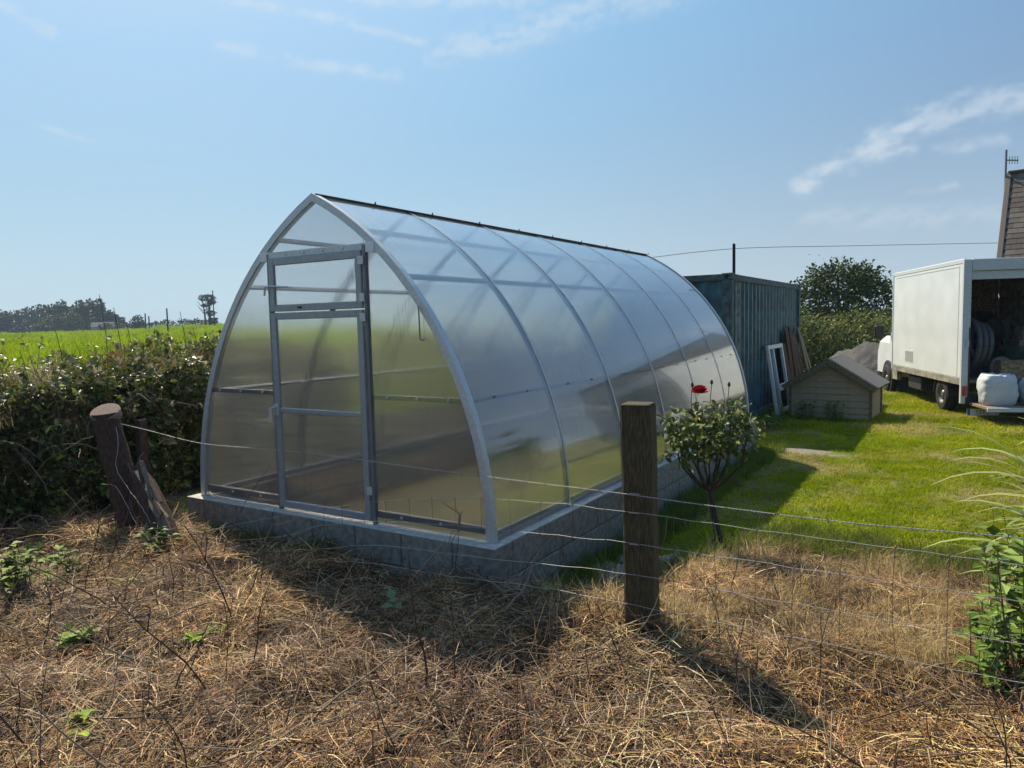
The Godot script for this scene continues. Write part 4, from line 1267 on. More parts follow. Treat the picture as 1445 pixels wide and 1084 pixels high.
func make_slabs() -> void:
	var spots := [[1.86, -0.50, 0.22, 0.16], [2.02, -0.72, 0.26, 0.17], [1.90, -1.02, 0.20, 0.2], [2.16, -1.05, 0.24, 0.2], [2.02, -1.36, 0.26, 0.18], [2.3, -0.62, 0.16, 0.14], [2.34, -1.42, 0.2, 0.16]]
	for i in spots.size():
		var q: Array = spots[i]
		var y := gh(q[0], q[1])
		var o := thing("stone_slab", "flat pale broken stone slab lying beside the block wall", "slab", Vector3(q[0], y, q[1]), 0.0, "broken slabs beside the block wall")
		var mb := MB.new()
		var n := 8
		var ring := []
		for k in n:
			var a := TAU * k / n + rng.randf_range(-0.25, 0.25)
			var f := rng.randf_range(0.8, 1.05)
			ring.append(Vector3(cos(a) * q[2] * f, 0.05 + rng.randf_range(-0.008, 0.008), sin(a) * q[3] * f))
		for k in n:
			var a: Vector3 = ring[k]
			var b: Vector3 = ring[(k + 1) % n]
			mb.ot(a * Vector3(0.93, 1, 0.93) + Vector3(0, 0.01, 0), b * Vector3(0.93, 1, 0.93) + Vector3(0, 0.01, 0), Vector3(0, 0.062, 0), Vector3(0, -1, 0))
			mb.oq(a, b, b * Vector3(0.93, 1, 0.93) + Vector3(0, 0.01, 0), a * Vector3(0.93, 1, 0.93) + Vector3(0, 0.01, 0), Vector3(0, -0.1, 0))
			mb.oq(a, b, b * Vector3(1, -0.6, 1), a * Vector3(1, -0.6, 1), Vector3(0, 0, 0))
		obj("stone", mb, M["stone%d" % (i % 2)], o)

# ---------------------------------------------------------------- plants
const STRAW := [Color(0.72, 0.56, 0.36), Color(0.50, 0.34, 0.17), Color(0.33, 0.20, 0.095), Color(0.17, 0.09, 0.048), Color(0.06, 0.034, 0.021), Color(0.25, 0.23, 0.07), Color(0.27, 0.13, 0.07)]
func twig_mesh(n: int, r: float) -> ArrayMesh:                           # broken bramble twigs
	var mb := MB.new()
	for i in n:
		mb.col = [Color(0.05, 0.028, 0.018), Color(0.10, 0.055, 0.035), Color(0.17, 0.09, 0.055), Color(0.36, 0.27, 0.18)][rng.randi_range(0, 3)]
		var p := Vector3(rng.randf_range(-r, r), rng.randf_range(-0.01, 0.06), rng.randf_range(-r, r))
		var d := Vector3(rng.randf_range(-1, 1), rng.randf_range(-0.2, 0.7), rng.randf_range(-1, 1)).normalized()
		var l := rng.randf_range(0.06, 0.34)
		var w := rng.randf_range(0.0012, 0.0034)
		mb.tube([p, p + d * l * 0.5 + rv() * 0.015, p + d * l + rv() * 0.03], [w, w * 0.9, w * 0.6], 4, false)
	return mb.mesh()
func straw_mesh(n: int, r: float, lmin: float, lmax: float, lift: float, wmin: float, wmax: float) -> ArrayMesh:
	var mb := MB.new()
	for i in n:
		var k: Color = STRAW[[0, 0, 1, 1, 1, 2, 2, 2, 3, 3, 3, 4, 4, 4, 5, 6][rng.randi_range(0, 15)]]
		mb.col = k * rng.randf_range(0.75, 1.15)
		var a := rng.randf() * TAU
		var p := Vector3(rng.randf_range(-r, r), rng.randf_range(0.0, 0.035), rng.randf_range(-r, r))
		var l := rng.randf_range(lmin, lmax)
		var up := rng.randf_range(-0.1, 1.0) * lift
		var bend := rng.randf_range(-0.6, 0.6)
		var pts := []
		var ws := []
		var w := rng.randf_range(wmin, wmax)
		var d := Vector3(cos(a), up, sin(a)).normalized()
		for s in 4:
			pts.append(p); ws.append(w * (1.0 - 0.2 * s))
			p += d * l / 3.0
			d = (d.rotated(Vector3.UP, bend * 0.5) + Vector3(0, -0.16 - 0.1 * lift, 0)).normalized()
		mb.strip(pts, ws, Vector3(-sin(a), rng.randf_range(-0.7, 0.7), cos(a)).normalized())
	return mb.mesh()
func blade_mesh(n: int, r: float, hmin: float, hmax: float, w: float, c0: Color, c1: Color, splay := 0.5) -> ArrayMesh:
	var mb := MB.new()
	for i in n:
		mb.col = c0.lerp(c1, rng.randf())
		var a := rng.randf() * TAU
		var out := Vector3(cos(a), 0, sin(a))
		var p := Vector3(rng.randf_range(-r, r), -0.01, rng.randf_range(-r, r))
		var h := rng.randf_range(hmin, hmax)
		var s := splay * rng.randf_range(0.3, 1.2)
		mb.strip([p, p + Vector3(0, h * 0.55, 0) + out * h * s * 0.25, p + Vector3(0, h * (1 - 0.3 * s), 0) + out * h * s], [w, w * 0.8, w * 0.1], Vector3(-out.z, 0, out.x).rotated(Vector3.UP, rng.randf_range(-0.8, 0.8)))
	return mb.mesh()
func spin(p: Vector3, s: float, tilt := 0.0) -> Transform3D:
	var b := Basis.from_euler(Vector3(rng.randf_range(-tilt, tilt), rng.randf() * TAU, rng.randf_range(-tilt, tilt)))
	return Transform3D(b.scaled(Vector3.ONE * s), p)
func grey(lo: float, hi: float) -> Color:
	var k := rng.randf_range(lo, hi)
	return Color(k, k * rng.randf_range(0.93, 1.04), k * rng.randf_range(0.9, 1.0))
func seen(p: Vector3, m := 1.15) -> bool:
	var q := p - Vector3(4.114, 1.914, 3.853)
	var dz := q.x * -0.53 + q.z * -0.848
	var dx := q.x * 0.848 - q.z * 0.53
	return dz > 0.3 and absf(dx) < dz * 0.705 * m + 1.2
func straw_tint(x: float, z: float) -> Color:
	var warm := nz.get_noise_2d(x * 55, z * 55 + 900)
	var t := grey(0.85, 1.3)
	if warm > 0.12: t = t * Color(1.12, 1.06, 0.86)
	elif warm < -0.1: t = t * Color(0.72, 0.70, 0.71)
	return t
func lay(x: float, z: float, s: float, up := 0.0) -> Transform3D:        # a tile laid on the ground, following its slope
	var e := 0.16 * s
	var nn := Vector3(gh(x - e, z) - gh(x + e, z), 2 * e, gh(x, z - e) - gh(x, z + e)).normalized()
	var a := rng.randf() * TAU
	var fx := Vector3(cos(a), 0, sin(a))
	fx = (fx - nn * fx.dot(nn)).normalized()
	return Transform3D(Basis(fx, nn, fx.cross(nn)).scaled(Vector3.ONE * s), Vector3(x, gh(x, z) + up, z))
func make_straw() -> void:
	var o := Node3D.new()
	o.name = "cut_grass"; add_child(o)
	tag(o, "dry cut straw and dead grass lying in the foreground", "straw", "", "stuff")
	var kinds := [straw_mesh(620, 0.27, 0.08, 0.30, 0.25, 0.0010, 0.0026), straw_mesh(620, 0.27, 0.05, 0.20, 0.4, 0.0009, 0.0023), straw_mesh(480, 0.27, 0.10, 0.34, 0.55, 0.0011, 0.0032), straw_mesh(30, 0.10, 0.06, 0.2, 0.5, 0.0010, 0.0026), straw_mesh(20, 0.10, 0.10, 0.24, 2.2, 0.0012, 0.003), straw_mesh(120, 0.2, 0.05, 0.16, 0.9, 0.0022, 0.0046), blade_mesh(46, 0.11, 0.07, 0.20, 0.0016, Color(0.72, 0.59, 0.34), Color(0.48, 0.35, 0.17), 0.8), twig_mesh(46, 0.28)]
	var where := [[], [], [], [], [], [], [], []]
	var tint := [[], [], [], [], [], [], [], []]
	var gx := -3.0
	while gx < 6.6:
		var gz := -2.9
		while gz < 3.8:
			var x := gx + rng.randf_range(-0.1, 0.1)
			var z := gz + rng.randf_range(-0.1, 0.1)
			gz += 0.36
			var p := Vector3(x, 0, z)
			if not seen(p) or inside(x, z, 0.30): continue
			var all := true
			for q in [[-0.25, -0.25], [0.25, -0.25], [-0.25, 0.25], [0.25, 0.25]]:
				if zone(x + q[0], z + q[1]) != "straw": all = false
			if not all or Vector2(x - 2.69, z - 0.34).length() < 0.3: continue
			if z > -0.2 and rng.randf() < 0.6:
				where[7].append(lay(x, z, rng.randf_range(0.8, 1.2), 0.01)); tint[7].append(grey(0.8, 1.2))
			if nz.get_noise_2d(x * 70 + 800, z * 70) < -0.22 and rng.randf() < 0.7: continue
			var k := rng.randi_range(0, 2)
			where[k].append(lay(x, z, rng.randf_range(0.9, 1.15), rng.randf_range(-0.02, 0.01))); tint[k].append(straw_tint(x, z))
			if rng.randf() < 0.35:
				where[5].append(lay(x, z, rng.randf_range(0.8, 1.2), 0.0)); tint[5].append(straw_tint(x, z) * 0.9)
		gx += 0.36
	for i in 8000:                                         # loose clumps: along every edge, and tufts over the rest
		var x := rng.randf_range(-3.0, 5.8)
		var z := rng.randf_range(-2.9, 3.2)
		if not seen(Vector3(x, 0, z)) or zone(x, z) != "straw" or inside(x, z, 0.08): continue
		if Vector2(x - 2.69, z - 0.34).length() < 0.12: continue
		if x < 2.5 and x > 1.55 and z < -0.3: continue
		var k := 3
		var edge := inside(x, z, 0.45) or Vector2(x - 2.69, z - 0.34).length() < 0.45
		for q in [[-0.3, -0.3], [0.3, -0.3], [-0.3, 0.3], [0.3, 0.3]]:
			if zone(x + q[0], z + q[1]) != "straw": edge = true
		var up := nz.get_noise_2d(x * 90 + 500, z * 90)
		if rng.randf() < 0.12 + (0.35 if up > 0.25 and z < 0.6 else 0.0) + (0.25 if x > 3.2 and z < 0.3 else 0.0): k = 4
		elif not edge and rng.randf() < 0.75: continue
		where[k].append(spin(Vector3(x, gh(x, z) + rng.randf_range(-0.01, 0.02), z), rng.randf_range(0.7, 1.2), 0.25)); tint[k].append(straw_tint(x, z))
	for i in 3600:                                         # fine standing dead grass between the fence and the lawn
		var x := rng.randf_range(1.75, 5.2)
		var z := rng.randf_range(-2.6, 0.45)
		if not seen(Vector3(x, 0, z)) or zone(x, z) != "straw" or Vector2(x - 2.69, z - 0.34).length() < 0.13: continue
		if nz.get_noise_2d(x * 130 + 50, z * 130) < rng.randf_range(-0.25, 0.2) or (x < 2.45 and z < 0.05) or x < 2.0: continue
		where[6].append(spin(Vector3(x, gh(x, z) - 0.01, z), rng.randf_range(0.4, 1.2), 0.55)); tint[6].append(grey(0.6, 1.2))
	for k in 8: multi("straw_layer", kinds[k], M.grass if k == 6 else M.straw, where[k], tint[k], o)
	# bare stems standing and lying in it
	var ms := []
	for k in 9:
		var mb := MB.new()
		var l := rng.randf_range(0.35, 0.85)
		var p := Vector3(0, -0.03, 0)
		var d := Vector3(rng.randf_range(-0.4, 0.4), 1, rng.randf_range(-0.4, 0.4)).normalized()
		var pts := []
		var rs := []
		for s in 7:
			pts.append(p); rs.append((0.0040 + 0.0006 * (k % 4)) * (1.0 - 0.1 * s))
			p += d * l / 6
			d = (d + rv() * 0.22).normalized()
		mb.tube(pts, rs, 5)
		if k % 3 == 0:
			var q: Vector3 = pts[4]
			mb.tube([q, q + (d + rv() * 0.8) * 0.09, q + (d + rv() * 0.6) * 0.2], [0.003, 0.0025, 0.0015], 5)
		ms.append(mb.mesh())
	var spots := []
	while spots.size() < 175:
		var x := rng.randf_range(-1.8, 4.6)
		var z := rng.randf_range(-1.2, 2.8)
		if not seen(Vector3(x, 0, z), 1.0) or zone(x, z) != "straw" or inside(x, z, 0.15): continue
		if z < 0.3 and rng.randf() < 0.75: continue
		if x > 2.4 and rng.randf() < 0.4: continue
		spots.append(Vector3(x, gh(x, z), z))
	for i in spots.size():
		var lying := rng.randf() < 0.5
		var b := Basis.from_euler(Vector3(0, rng.randf() * TAU, 0)) * Basis.from_euler(Vector3(rng.randf_range(1.2, 1.5) if lying else rng.randf_range(-0.7, 0.9), 0, 0))
		var pale := lying and rng.randf() < 0.7 or rng.randf() < 0.12
		var o2 := part("bare_stem", ms[rng.randi_range(0, 8)], M.cane_pale if pale else M.cane, self, Transform3D(b.scaled(Vector3.ONE * rng.randf_range(0.6, 1.1)), spots[i] + Vector3(0, 0.04 if lying else 0.0, 0)))
		tag(o2, ("pale dry stem lying on the cut straw" if lying else "pale dry stem sticking up from the cut straw") if pale else ("dark bare bramble stem lying on the cut straw" if lying else "dark bare bramble stem sticking up from the cut straw"), "stem", "bare stems in the cut straw")
func make_grass() -> void:
	var o := Node3D.new()
	o.name = "lawn_grass"; add_child(o)
	tag(o, "short green mown grass of the lawn", "grass", "", "stuff")
	var kinds := [blade_mesh(420, 0.19, 0.025, 0.06, 0.0032, Color(0.19, 0.26, 0.004), Color(0.36, 0.43, 0.012), 0.9), blade_mesh(400, 0.19, 0.02, 0.05, 0.0035, Color(0.30, 0.35, 0.006), Color(0.50, 0.50, 0.04), 1.0), blade_mesh(400, 0.19, 0.02, 0.05, 0.003, Color(0.54, 0.47, 0.18), Color(0.36, 0.35, 0.05), 1.1)]
	var where := [[], [], []]
	var tint := [[], [], []]
	for pass_ in 2:
		var step := 0.30 if pass_ == 0 else 0.46
		var x0 := 1.5 if pass_ == 0 else -0.2
		var gx := x0
		while gx < (5.8 if pass_ == 0 else 9.0):
			var gz := -9.0 if pass_ == 0 else -22.0
			while gz < (-0.6 if pass_ == 0 else -8.9):
				var x := gx + rng.randf_range(-0.08, 0.08)
				var z := gz + rng.randf_range(-0.08, 0.08)
				gz += step
				if not seen(Vector3(x, 0, z), 1.08) or zone(x, z) != "lawn" or inside(x, z, 0.12): continue
				var dry := nz.get_noise_2d(x * 45 + 300, z * 45)
				var k := 2 if dry > 0.14 and rng.randf() < 0.7 else (0 if rng.randf() < 0.6 else 1)
				where[k].append(lay(x, z, rng.randf_range(0.9, 1.2) * (1.0 if pass_ == 0 else 1.45))); tint[k].append(grey(0.72, 1.1))
			gx += step
	for k in 3: multi("grass_layer", kinds[k], M.grass, where[k], tint[k], o)
	var t := Node3D.new()
	t.name = "long_grass"; add_child(t)
	tag(t, "uncut green grass along the wall and lawn edge", "grass", "", "stuff")
	var tall := [blade_mesh(26, 0.09, 0.12, 0.30, 0.0035, Color(0.08, 0.14, 0.02), Color(0.19, 0.25, 0.05), 0.55), blade_mesh(24, 0.10, 0.10, 0.24, 0.003, Color(0.28, 0.24, 0.08), Color(0.16, 0.20, 0.04), 0.6)]
	var tw := [[], []]
	var tt := [[], []]
	for i in 1700:
		var x := rng.randf_range(1.68, 5.0)
		var z := straw_edge(x) + rng.randf_range(-0.5, 0.25)
		if rng.randf() < 0.35:
			x = rng.randf_range(1.66, 1.95); z = rng.randf_range(-6.8, -0.2)
		elif x > 3.6 and rng.randf() < 0.35: continue
		if not seen(Vector3(x, 0, z)) : continue
		var k := 0 if rng.randf() < 0.7 else 1
		tw[k].append(spin(Vector3(x, gh(x, z), z), rng.randf_range(0.35, 0.9), 0.15)); tt[k].append(grey(0.7, 1.1))
	for i in 160:                                       # tufts against the front of the wall
		var x := rng.randf_range(-1.3, 0.3)
		var z := rng.randf_range(0.12, 0.32)
		tw[0].append(spin(Vector3(x, gh(x, z), z), rng.randf_range(0.2, 0.6), 0.2)); tt[0].append(grey(0.4, 0.8))
	for k in 2: multi("tuft_layer", tall[k], M.grass, tw[k], tt[k], t)
	var f := Node3D.new()
	f.name = "field_crop"; add_child(f)
	tag(f, "bright green grass crop covering the field beyond the hedge", "crop", "", "stuff")
	var crop := blade_mesh(1500, 3.2, 0.22, 0.5, 0.02, Color(0.22, 0.33, 0.002), Color(0.37, 0.47, 0.006), 0.5)
	var fw := []
	var ft := []
	var d := 20.0
	while d < 225.0:
		var a := -1.20
		while a < -0.76:
			var x := 4.1 + sin(a) * d
			var z := 3.85 - cos(a) * d
			if x < -9: 
				fw.append(lay(x, z, 1.0 + d / 600.0, -0.14)); ft.append(grey(0.8, 1.1))
			a += 4.6 / d
		d += 4.6 + d * 0.02
	multi("crop_layer", crop, M.grass, fw, ft, f)
func leaf_cluster(n: int, r: float, lmin: float, lmax: float, pal: Array) -> ArrayMesh:
	var mb := MB.new()
	for i in n:
		mb.col = pal[rng.randi_range(0, pal.size() - 1)] * rng.randf_range(0.8, 1.2)
		var p := rv() * r
		var l := rng.randf_range(lmin, lmax)
		mb.leaf(p, (rv() + p.normalized() * 0.5).normalized(), (rv() * 0.8 + Vector3.UP).normalized(), l, l * rng.randf_range(0.28, 0.4))
	return mb.mesh()
func make_hedge() -> void:
	var h := thing("bramble_hedge", "tangled bramble hedge along the field edge left of the greenhouse", "hedge")
	var pal := [Color(0.085, 0.14, 0.026), Color(0.12, 0.17, 0.035), Color(0.06, 0.10, 0.025), Color(0.18, 0.20, 0.055), Color(0.24, 0.19, 0.10), Color(0.22, 0.28, 0.05)]
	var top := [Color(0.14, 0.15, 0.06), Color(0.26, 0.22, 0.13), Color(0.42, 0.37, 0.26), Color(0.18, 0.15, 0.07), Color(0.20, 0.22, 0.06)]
	var hw := []
	for k in 4:
		var mb := MB.new()
		for i in 21000:
			var z := rng.randf_range(-0.62, 0.62)
			var a := rng.randf_range(0.0, PI)
			var e := rng.randf()
			var rr := (1.0 - 0.5 * e * e) * (1.0 + 0.30 * nz.get_noise_3d(cos(a) * 120, sin(a) * 120, z * 150 + k * 400) + 0.12 * nz.get_noise_3d(cos(a) * 420, sin(a) * 420, z * 480 + k * 400))
			var x := pow(absf(cos(a)), 0.6) * signf(cos(a)) * rr
			var y := pow(sin(a), 0.55) * 1.28 * rr
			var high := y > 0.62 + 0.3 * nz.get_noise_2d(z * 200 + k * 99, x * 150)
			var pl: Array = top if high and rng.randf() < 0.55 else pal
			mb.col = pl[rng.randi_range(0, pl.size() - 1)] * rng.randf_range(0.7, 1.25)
			var l := rng.randf_range(0.032, 0.070) * (1.7 if rng.randf() < 0.14 else 1.0)
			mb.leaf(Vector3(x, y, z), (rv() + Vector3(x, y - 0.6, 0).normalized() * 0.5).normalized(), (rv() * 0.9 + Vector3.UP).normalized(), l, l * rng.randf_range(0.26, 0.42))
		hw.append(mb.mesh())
	var spots := [[], [], [], []]
	var tints := [[], [], [], []]
	var zz := 2.6
	var n := 0
	while zz > -12.5:
		var k := n % 4
		var b := Basis.from_euler(Vector3(0, PI if (n / 4) % 2 else 0.0, 0)).scaled(Vector3(1.0 + 0.12 * sin(n * 2.1), 1.04 + 0.06 * sin(n * 1.3 + 1.0), 1.0))
		var x := -3.72 + 0.1 * sin(n * 1.7)
		spots[k].append(Transform3D(b, Vector3(x, gh(-3.5, zz) - 0.03, zz))); tints[k].append(grey(0.85, 1.05))
		zz -= 0.86; n += 1
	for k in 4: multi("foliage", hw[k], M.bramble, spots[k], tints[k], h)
	var gk := [blade_mesh(40, 0.14, 0.25, 0.6, 0.004, Color(0.06, 0.10, 0.012), Color(0.16, 0.19, 0.04), 0.6), blade_mesh(34, 0.10, 0.25, 0.55, 0.0035, Color(0.26, 0.12, 0.05), Color(0.34, 0.22, 0.09), 0.5), blade_mesh(26, 0.12, 0.15, 0.4, 0.003, Color(0.42, 0.36, 0.24), Color(0.30, 0.26, 0.14), 0.9)]
	var gw := [[], [], []]
	var gt := [[], [], []]
	for i in 330:
		var z := rng.randf_range(-2.6, 2.4)
		var a := rng.randf_range(0.25, 1.9)
		var x := -3.72 + cos(a) * 0.98
		var y := pow(sin(a), 0.55) * 1.4 - 0.25
		var k := 0
		if absf(z + 0.75) < 0.45: k = 1 if rng.randf() < 0.6 else 0
		elif absf(z + 0.12) < 0.2 and rng.randf() < 0.45: k = 0
		elif y > 0.7 and rng.randf() < 0.7: k = 2
		elif rng.randf() < 0.88: continue
		gw[k].append(spin(Vector3(x, gh(x, z) + y, z), rng.randf_range(0.6, 1.1), 0.35)); gt[k].append(grey(0.7, 1.1))
	for k in 3: multi("hedge_grass", gk[k], M.grass, gw[k], gt[k], h)
	for i in 300:
		var z := rng.randf_range(-2.4, 1.6)
		var x := rng.randf_range(-4.3, -2.45)
		var mb := MB.new()
		var p := Vector3(x, gh(x, z) + rng.randf_range(0.2, 1.0), z)
		var d := (rv() + Vector3(0.2, 1.2, 0.2)).normalized()
		var pts := []
		for s in 7:
			pts.append(p); p += d * rng.randf_range(0.08, 0.13)
			d = (d + Vector3(0, -0.20, 0) + rv() * 0.2).normalized()
		mb.tube(pts, [0.005, 0.0045, 0.004, 0.004, 0.003, 0.003, 0.002], 5)
		obj("stem", mb, M.cane_pale if i % 2 == 0 else M.cane, h)
	for i in 75:                                           # leafy shoots reaching out of the tangle
		var z := rng.randf_range(-2.4, 1.2)
		var a := rng.randf_range(0.3, 2.2)
		var p := Vector3(-3.72 + cos(a) * 0.9, 0.24 + pow(sin(a), 0.55) * 1.25, z)
		var d := (Vector3(cos(a), sin(a) + 0.5, 0) + rv() * 0.6).normalized()
		var mb := MB.new()
		var pts := []
		for s in 7:
			pts.append(p); p += d * rng.randf_range(0.05, 0.085)
			d = (d + Vector3(0, -0.13, 0) + rv() * 0.12).normalized()
		mb.col = Color(0.14, 0.09, 0.05)
		mb.tube(pts, [0.0035, 0.0032, 0.003, 0.0026, 0.0022, 0.0018, 0.0012], 4)
		for s in 16:
			mb.col = (pal[rng.randi_range(0, pal.size() - 1)] if i % 3 else top[rng.randi_range(0, top.size() - 1)]) * rng.randf_range(0.9, 1.3)
			var l := rng.randf_range(0.04, 0.085)
			mb.leaf(pts[rng.randi_range(1, 6)] + rv() * 0.012, (rv() + d * 0.6).normalized(), (rv() * 0.6 + Vector3.UP).normalized(), l, l * rng.randf_range(0.3, 0.42))
		obj("shoot", mb, M.bramble, h)
	for q in [[-4.2, -0.9, 0.75], [-4.3, -0.8, 0.9], [-4.3, -1.1, 0.55], [-4.1, -0.2, 0.5], [-4.4, 0.4, 0.5], [-4.2, 0.9, 0.45], [-4.0, -1.6, 0.7], [-4.2, -1.9, 0.5], [-4.1, -2.2, 0.45], [-3.9, 1.4, 0.4]]:
		var mb := MB.new()
		var p := Vector3(q[0], 1.45, q[1])
		mb.tube([p, p + Vector3(0.02, q[2] * 0.5, 0.01), p + Vector3(-0.03, q[2], 0.03)], [0.005, 0.004, 0.003], 5)
		obj("tall_stem", mb, M.cane, h)
	var arch := MB.new()
	arch.tube([Vector3(-3.6, 1.3, -1.6), Vector3(-3.55, 1.68, -1.75), Vector3(-3.4, 1.80, -2.0), Vector3(-3.2, 1.80, -2.25), Vector3(-3.0, 1.7, -2.5)], [0.008, 0.008, 0.007, 0.006, 0.005], 6)
	obj("tall_stem", arch, M.cane, h)
func crown(lobes: Array, n: int, lmin: float, lmax: float, pal: Array, hollow := 0.55) -> MB:
	var mb := MB.new()
	var tot := 0.0
	for l in lobes: tot += l[1].x * l[1].y
	for l in lobes:
		for i in int(n * l[1].x * l[1].y / tot):
			var d := rv().normalized()
			var r := lerpf(hollow, 1.0, pow(rng.randf(), 0.6)) * (1.0 + 0.36 * nz.get_noise_3d(d.x * 160 + l[0].x * 90, d.y * 160, d.z * 160) + 0.12 * nz.get_noise_3d(d.x * 600, d.y * 600, d.z * 600 + l[0].x * 50))
			var p: Vector3 = l[0] + d * l[1] * r
			mb.col = pal[rng.randi_range(0, pal.size() - 1)] * rng.randf_range(0.8, 1.2)
			var k := rng.randf_range(lmin, lmax)
			mb.leaf(p, (rv() + d * 0.6).normalized(), (rv() * 0.9 + Vector3.UP * 0.7 + d * 0.4).normalized(), k, k * rng.randf_range(0.26, 0.42))
	return mb
func tree(called: String, label: String, at: Vector3, h: float, lobes: Array, n: int, lmin: float, lmax: float, pal: Array, group := "", trunks := 1) -> void:
	at.y = gh(at.x, at.z) - 0.1
	var t := thing(called, label, "tree", at, 0.0, group)
	var tr := MB.new()
	for k in trunks:
		var o := Vector3(0.5 * k * h * 0.12 * (1 if k % 2 else -1), 0, 0.2 * k)
		tr.tube([o, o * 1.2 + Vector3(0.02 * h, h * 0.4, 0), o * 1.5 + Vector3(0, h * 0.85, 0)], [0.035 * h, 0.025 * h, 0.008 * h], 7)
		for b in 4:
			var s := o * 1.2 + Vector3(0, h * (0.4 + 0.1 * b), 0)
			var d := Vector3(rng.randf_range(-1, 1), 0.6, rng.randf_range(-1, 1)).normalized()
			tr.tube([s, s + d * h * 0.16, s + d * h * 0.3 + Vector3(0, 0.05 * h, 0)], [0.013 * h, 0.009 * h, 0.004 * h], 5)
	obj("trunk", tr, M.bark, t)
	obj("crown", crown(lobes, n, lmin, lmax, pal), M.tree_leaf, t)
func make_trees() -> void:
	var green := [Color(0.035, 0.06, 0.018), Color(0.05, 0.08, 0.02), Color(0.07, 0.10, 0.03)]
	var pine := [Color(0.02, 0.035, 0.022), Color(0.03, 0.05, 0.03)]
	var wind := [Vector3(0, 3.2, 0), Vector3(1.9, 1.15, 1.7)]
	tree("hawthorn_tree", "dense round wind-shaped tree behind the teal container", Vector3(-0.3, 0, -28.0), 4.2, [[Vector3(0, 2.75, 0), Vector3(1.75, 1.45, 1.7)], [Vector3(-1.0, 2.3, 0.3), Vector3(1.1, 1.05, 1.1)], [Vector3(1.1, 2.5, 0), Vector3(1.2, 1.25, 1.2)], [Vector3(0.4, 3.35, 0), Vector3(1.3, 0.75, 1.1)], [Vector3(0, 1.2, 0), Vector3(1.7, 1.1, 1.4)]], 11000, 0.10, 0.19, green)
	# hedge behind kennel and van
	var h := thing("field_hedge", "rough green hedge between the teal container and the van", "hedge", Vector3(1.0, 0, -21.5))
	var hl := []
	for i in 11:
		hl.append([Vector3(-2.4 + i * 0.62, 1.05 + 0.25 * sin(i * 1.9), 0.4 * sin(i * 2.3)), Vector3(0.85, 1.0 + 0.15 * sin(i * 1.3), 0.9)])
	obj("foliage", crown(hl, 15000, 0.07, 0.15, [Color(0.065, 0.11, 0.025), Color(0.10, 0.15, 0.035), Color(0.16, 0.19, 0.05)]), M.tree_leaf, h)
	var hs := MB.new()
	for i in 420:
		var p := Vector3(rng.randf_range(-2.6, 1.6), rng.randf_range(0.6, 1.75), rng.randf_range(0.5, 1.2))
		hs.col = Color(0.18, 0.20, 0.07).lerp(Color(0.28, 0.26, 0.12), rng.randf())
		hs.strip([p, p + Vector3(0.14, 0.22, 0.05), p + Vector3(0.36, 0.30, 0.1)], [0.012, 0.01, 0.002], Vector3(0, 0.3, 1).normalized())
	obj("hedge_grass", hs, M.grass, h)
	# wood on the skyline
	var specs := [[-0.02, 300, 9.5, 6.5, 0], [0.012, 290, 10.5, 6, 1], [0.035, 300, 10, 7, 0], [0.065, 310, 12, 7, 1], [0.088, 300, 13, 6, 0], [0.108, 290, 13, 7, 1], [0.13, 280, 13.5, 5, 0], [0.150, 290, 12, 6, 1], [0.168, 270, 13, 5.5, 0], [0.186, 280, 14, 4.2, 1], [0.204, 285, 14.5, 3.4, 0], [0.224, 280, 9, 4, 1], [0.242, 280, 6, 3, 0]]
	for i in specs.size():
		var s: Array = specs[i]
		var px: float = s[0] * 722.0
		var dx := (px - 722.5) / 1025.6
		var dir := Vector3(dx * 0.8487 - 0.5284, 0, dx * -0.5284 - 0.8449)
		var at := Vector3(4.1, 0, 3.85) + dir * float(s[1]) * 0.9
		var hgt: float = s[2] * 0.8
		var w: float = s[3]
		var lob := []
		if s[4] == 0: lob = [[Vector3(0, hgt * 0.35, 0), Vector3(w * 0.75, hgt * 0.35, w * 0.6)], [Vector3(0, hgt * 0.62, 0), Vector3(w * 0.55, hgt * 0.25, w * 0.5)], [Vector3(w * 0.1, hgt * 0.85, 0), Vector3(w * 0.3, hgt * 0.16, w * 0.3)]]
		else: lob = [[Vector3(-w * 0.2, hgt * 0.4, 0), Vector3(w * 0.65, hgt * 0.38, w * 0.6)], [Vector3(w * 0.3, hgt * 0.55, 0), Vector3(w * 0.5, hgt * 0.3, w * 0.5)], [Vector3(0, hgt * 0.78, 0), Vector3(w * 0.4, hgt * 0.2, w * 0.35)]]
		tree("wood_tree", "dark tree in the distant wood beyond the field", at, hgt, lob, 900, 0.7, 1.5, pine if i % 2 else green, "trees of the distant wood")
	var px2 := [[75, 245, 6.0, 6.5], [58, 240, 4, 4.5], [105, 235, 6.5, 5], [88, 238, 7, 5.5]]
	for i in px2.size():
		var q: Array = px2[i]
		tree("bushy_tree", ["rounded mid green tree in front of the distant wood", "low pale green bush at the foot of the distant wood", "bushy green tree at the wood's edge near the far roof", "broad green tree standing before the distant pines"][i], spot(q[0], q[1]), q[2], [[Vector3(0, q[2] * 0.5, 0), Vector3(q[3] * 0.6, q[2] * 0.5, q[3] * 0.5)]], 700, 0.5, 1.1, [Color(0.05, 0.085, 0.025), Color(0.07, 0.11, 0.03)])
	tree("pine_tree", "lone flat-topped pine on the low hill beside a pole", spot(296, 190), 8.6, [[Vector3(-0.4, 7.6, 0), Vector3(2.2, 0.8, 1.8)], [Vector3(1.3, 6.4, 0), Vector3(1.3, 0.5, 1.1)], [Vector3(-1.0, 5.7, 0.3), Vector3(1.0, 0.4, 0.9)], [Vector3(0.9, 3.6, 0), Vector3(1.2, 0.6, 1.1)], [Vector3(1.6, 1.6, 0), Vector3(1.3, 0.8, 1.1)]], 2600, 0.2, 0.45, pine, "", 3)
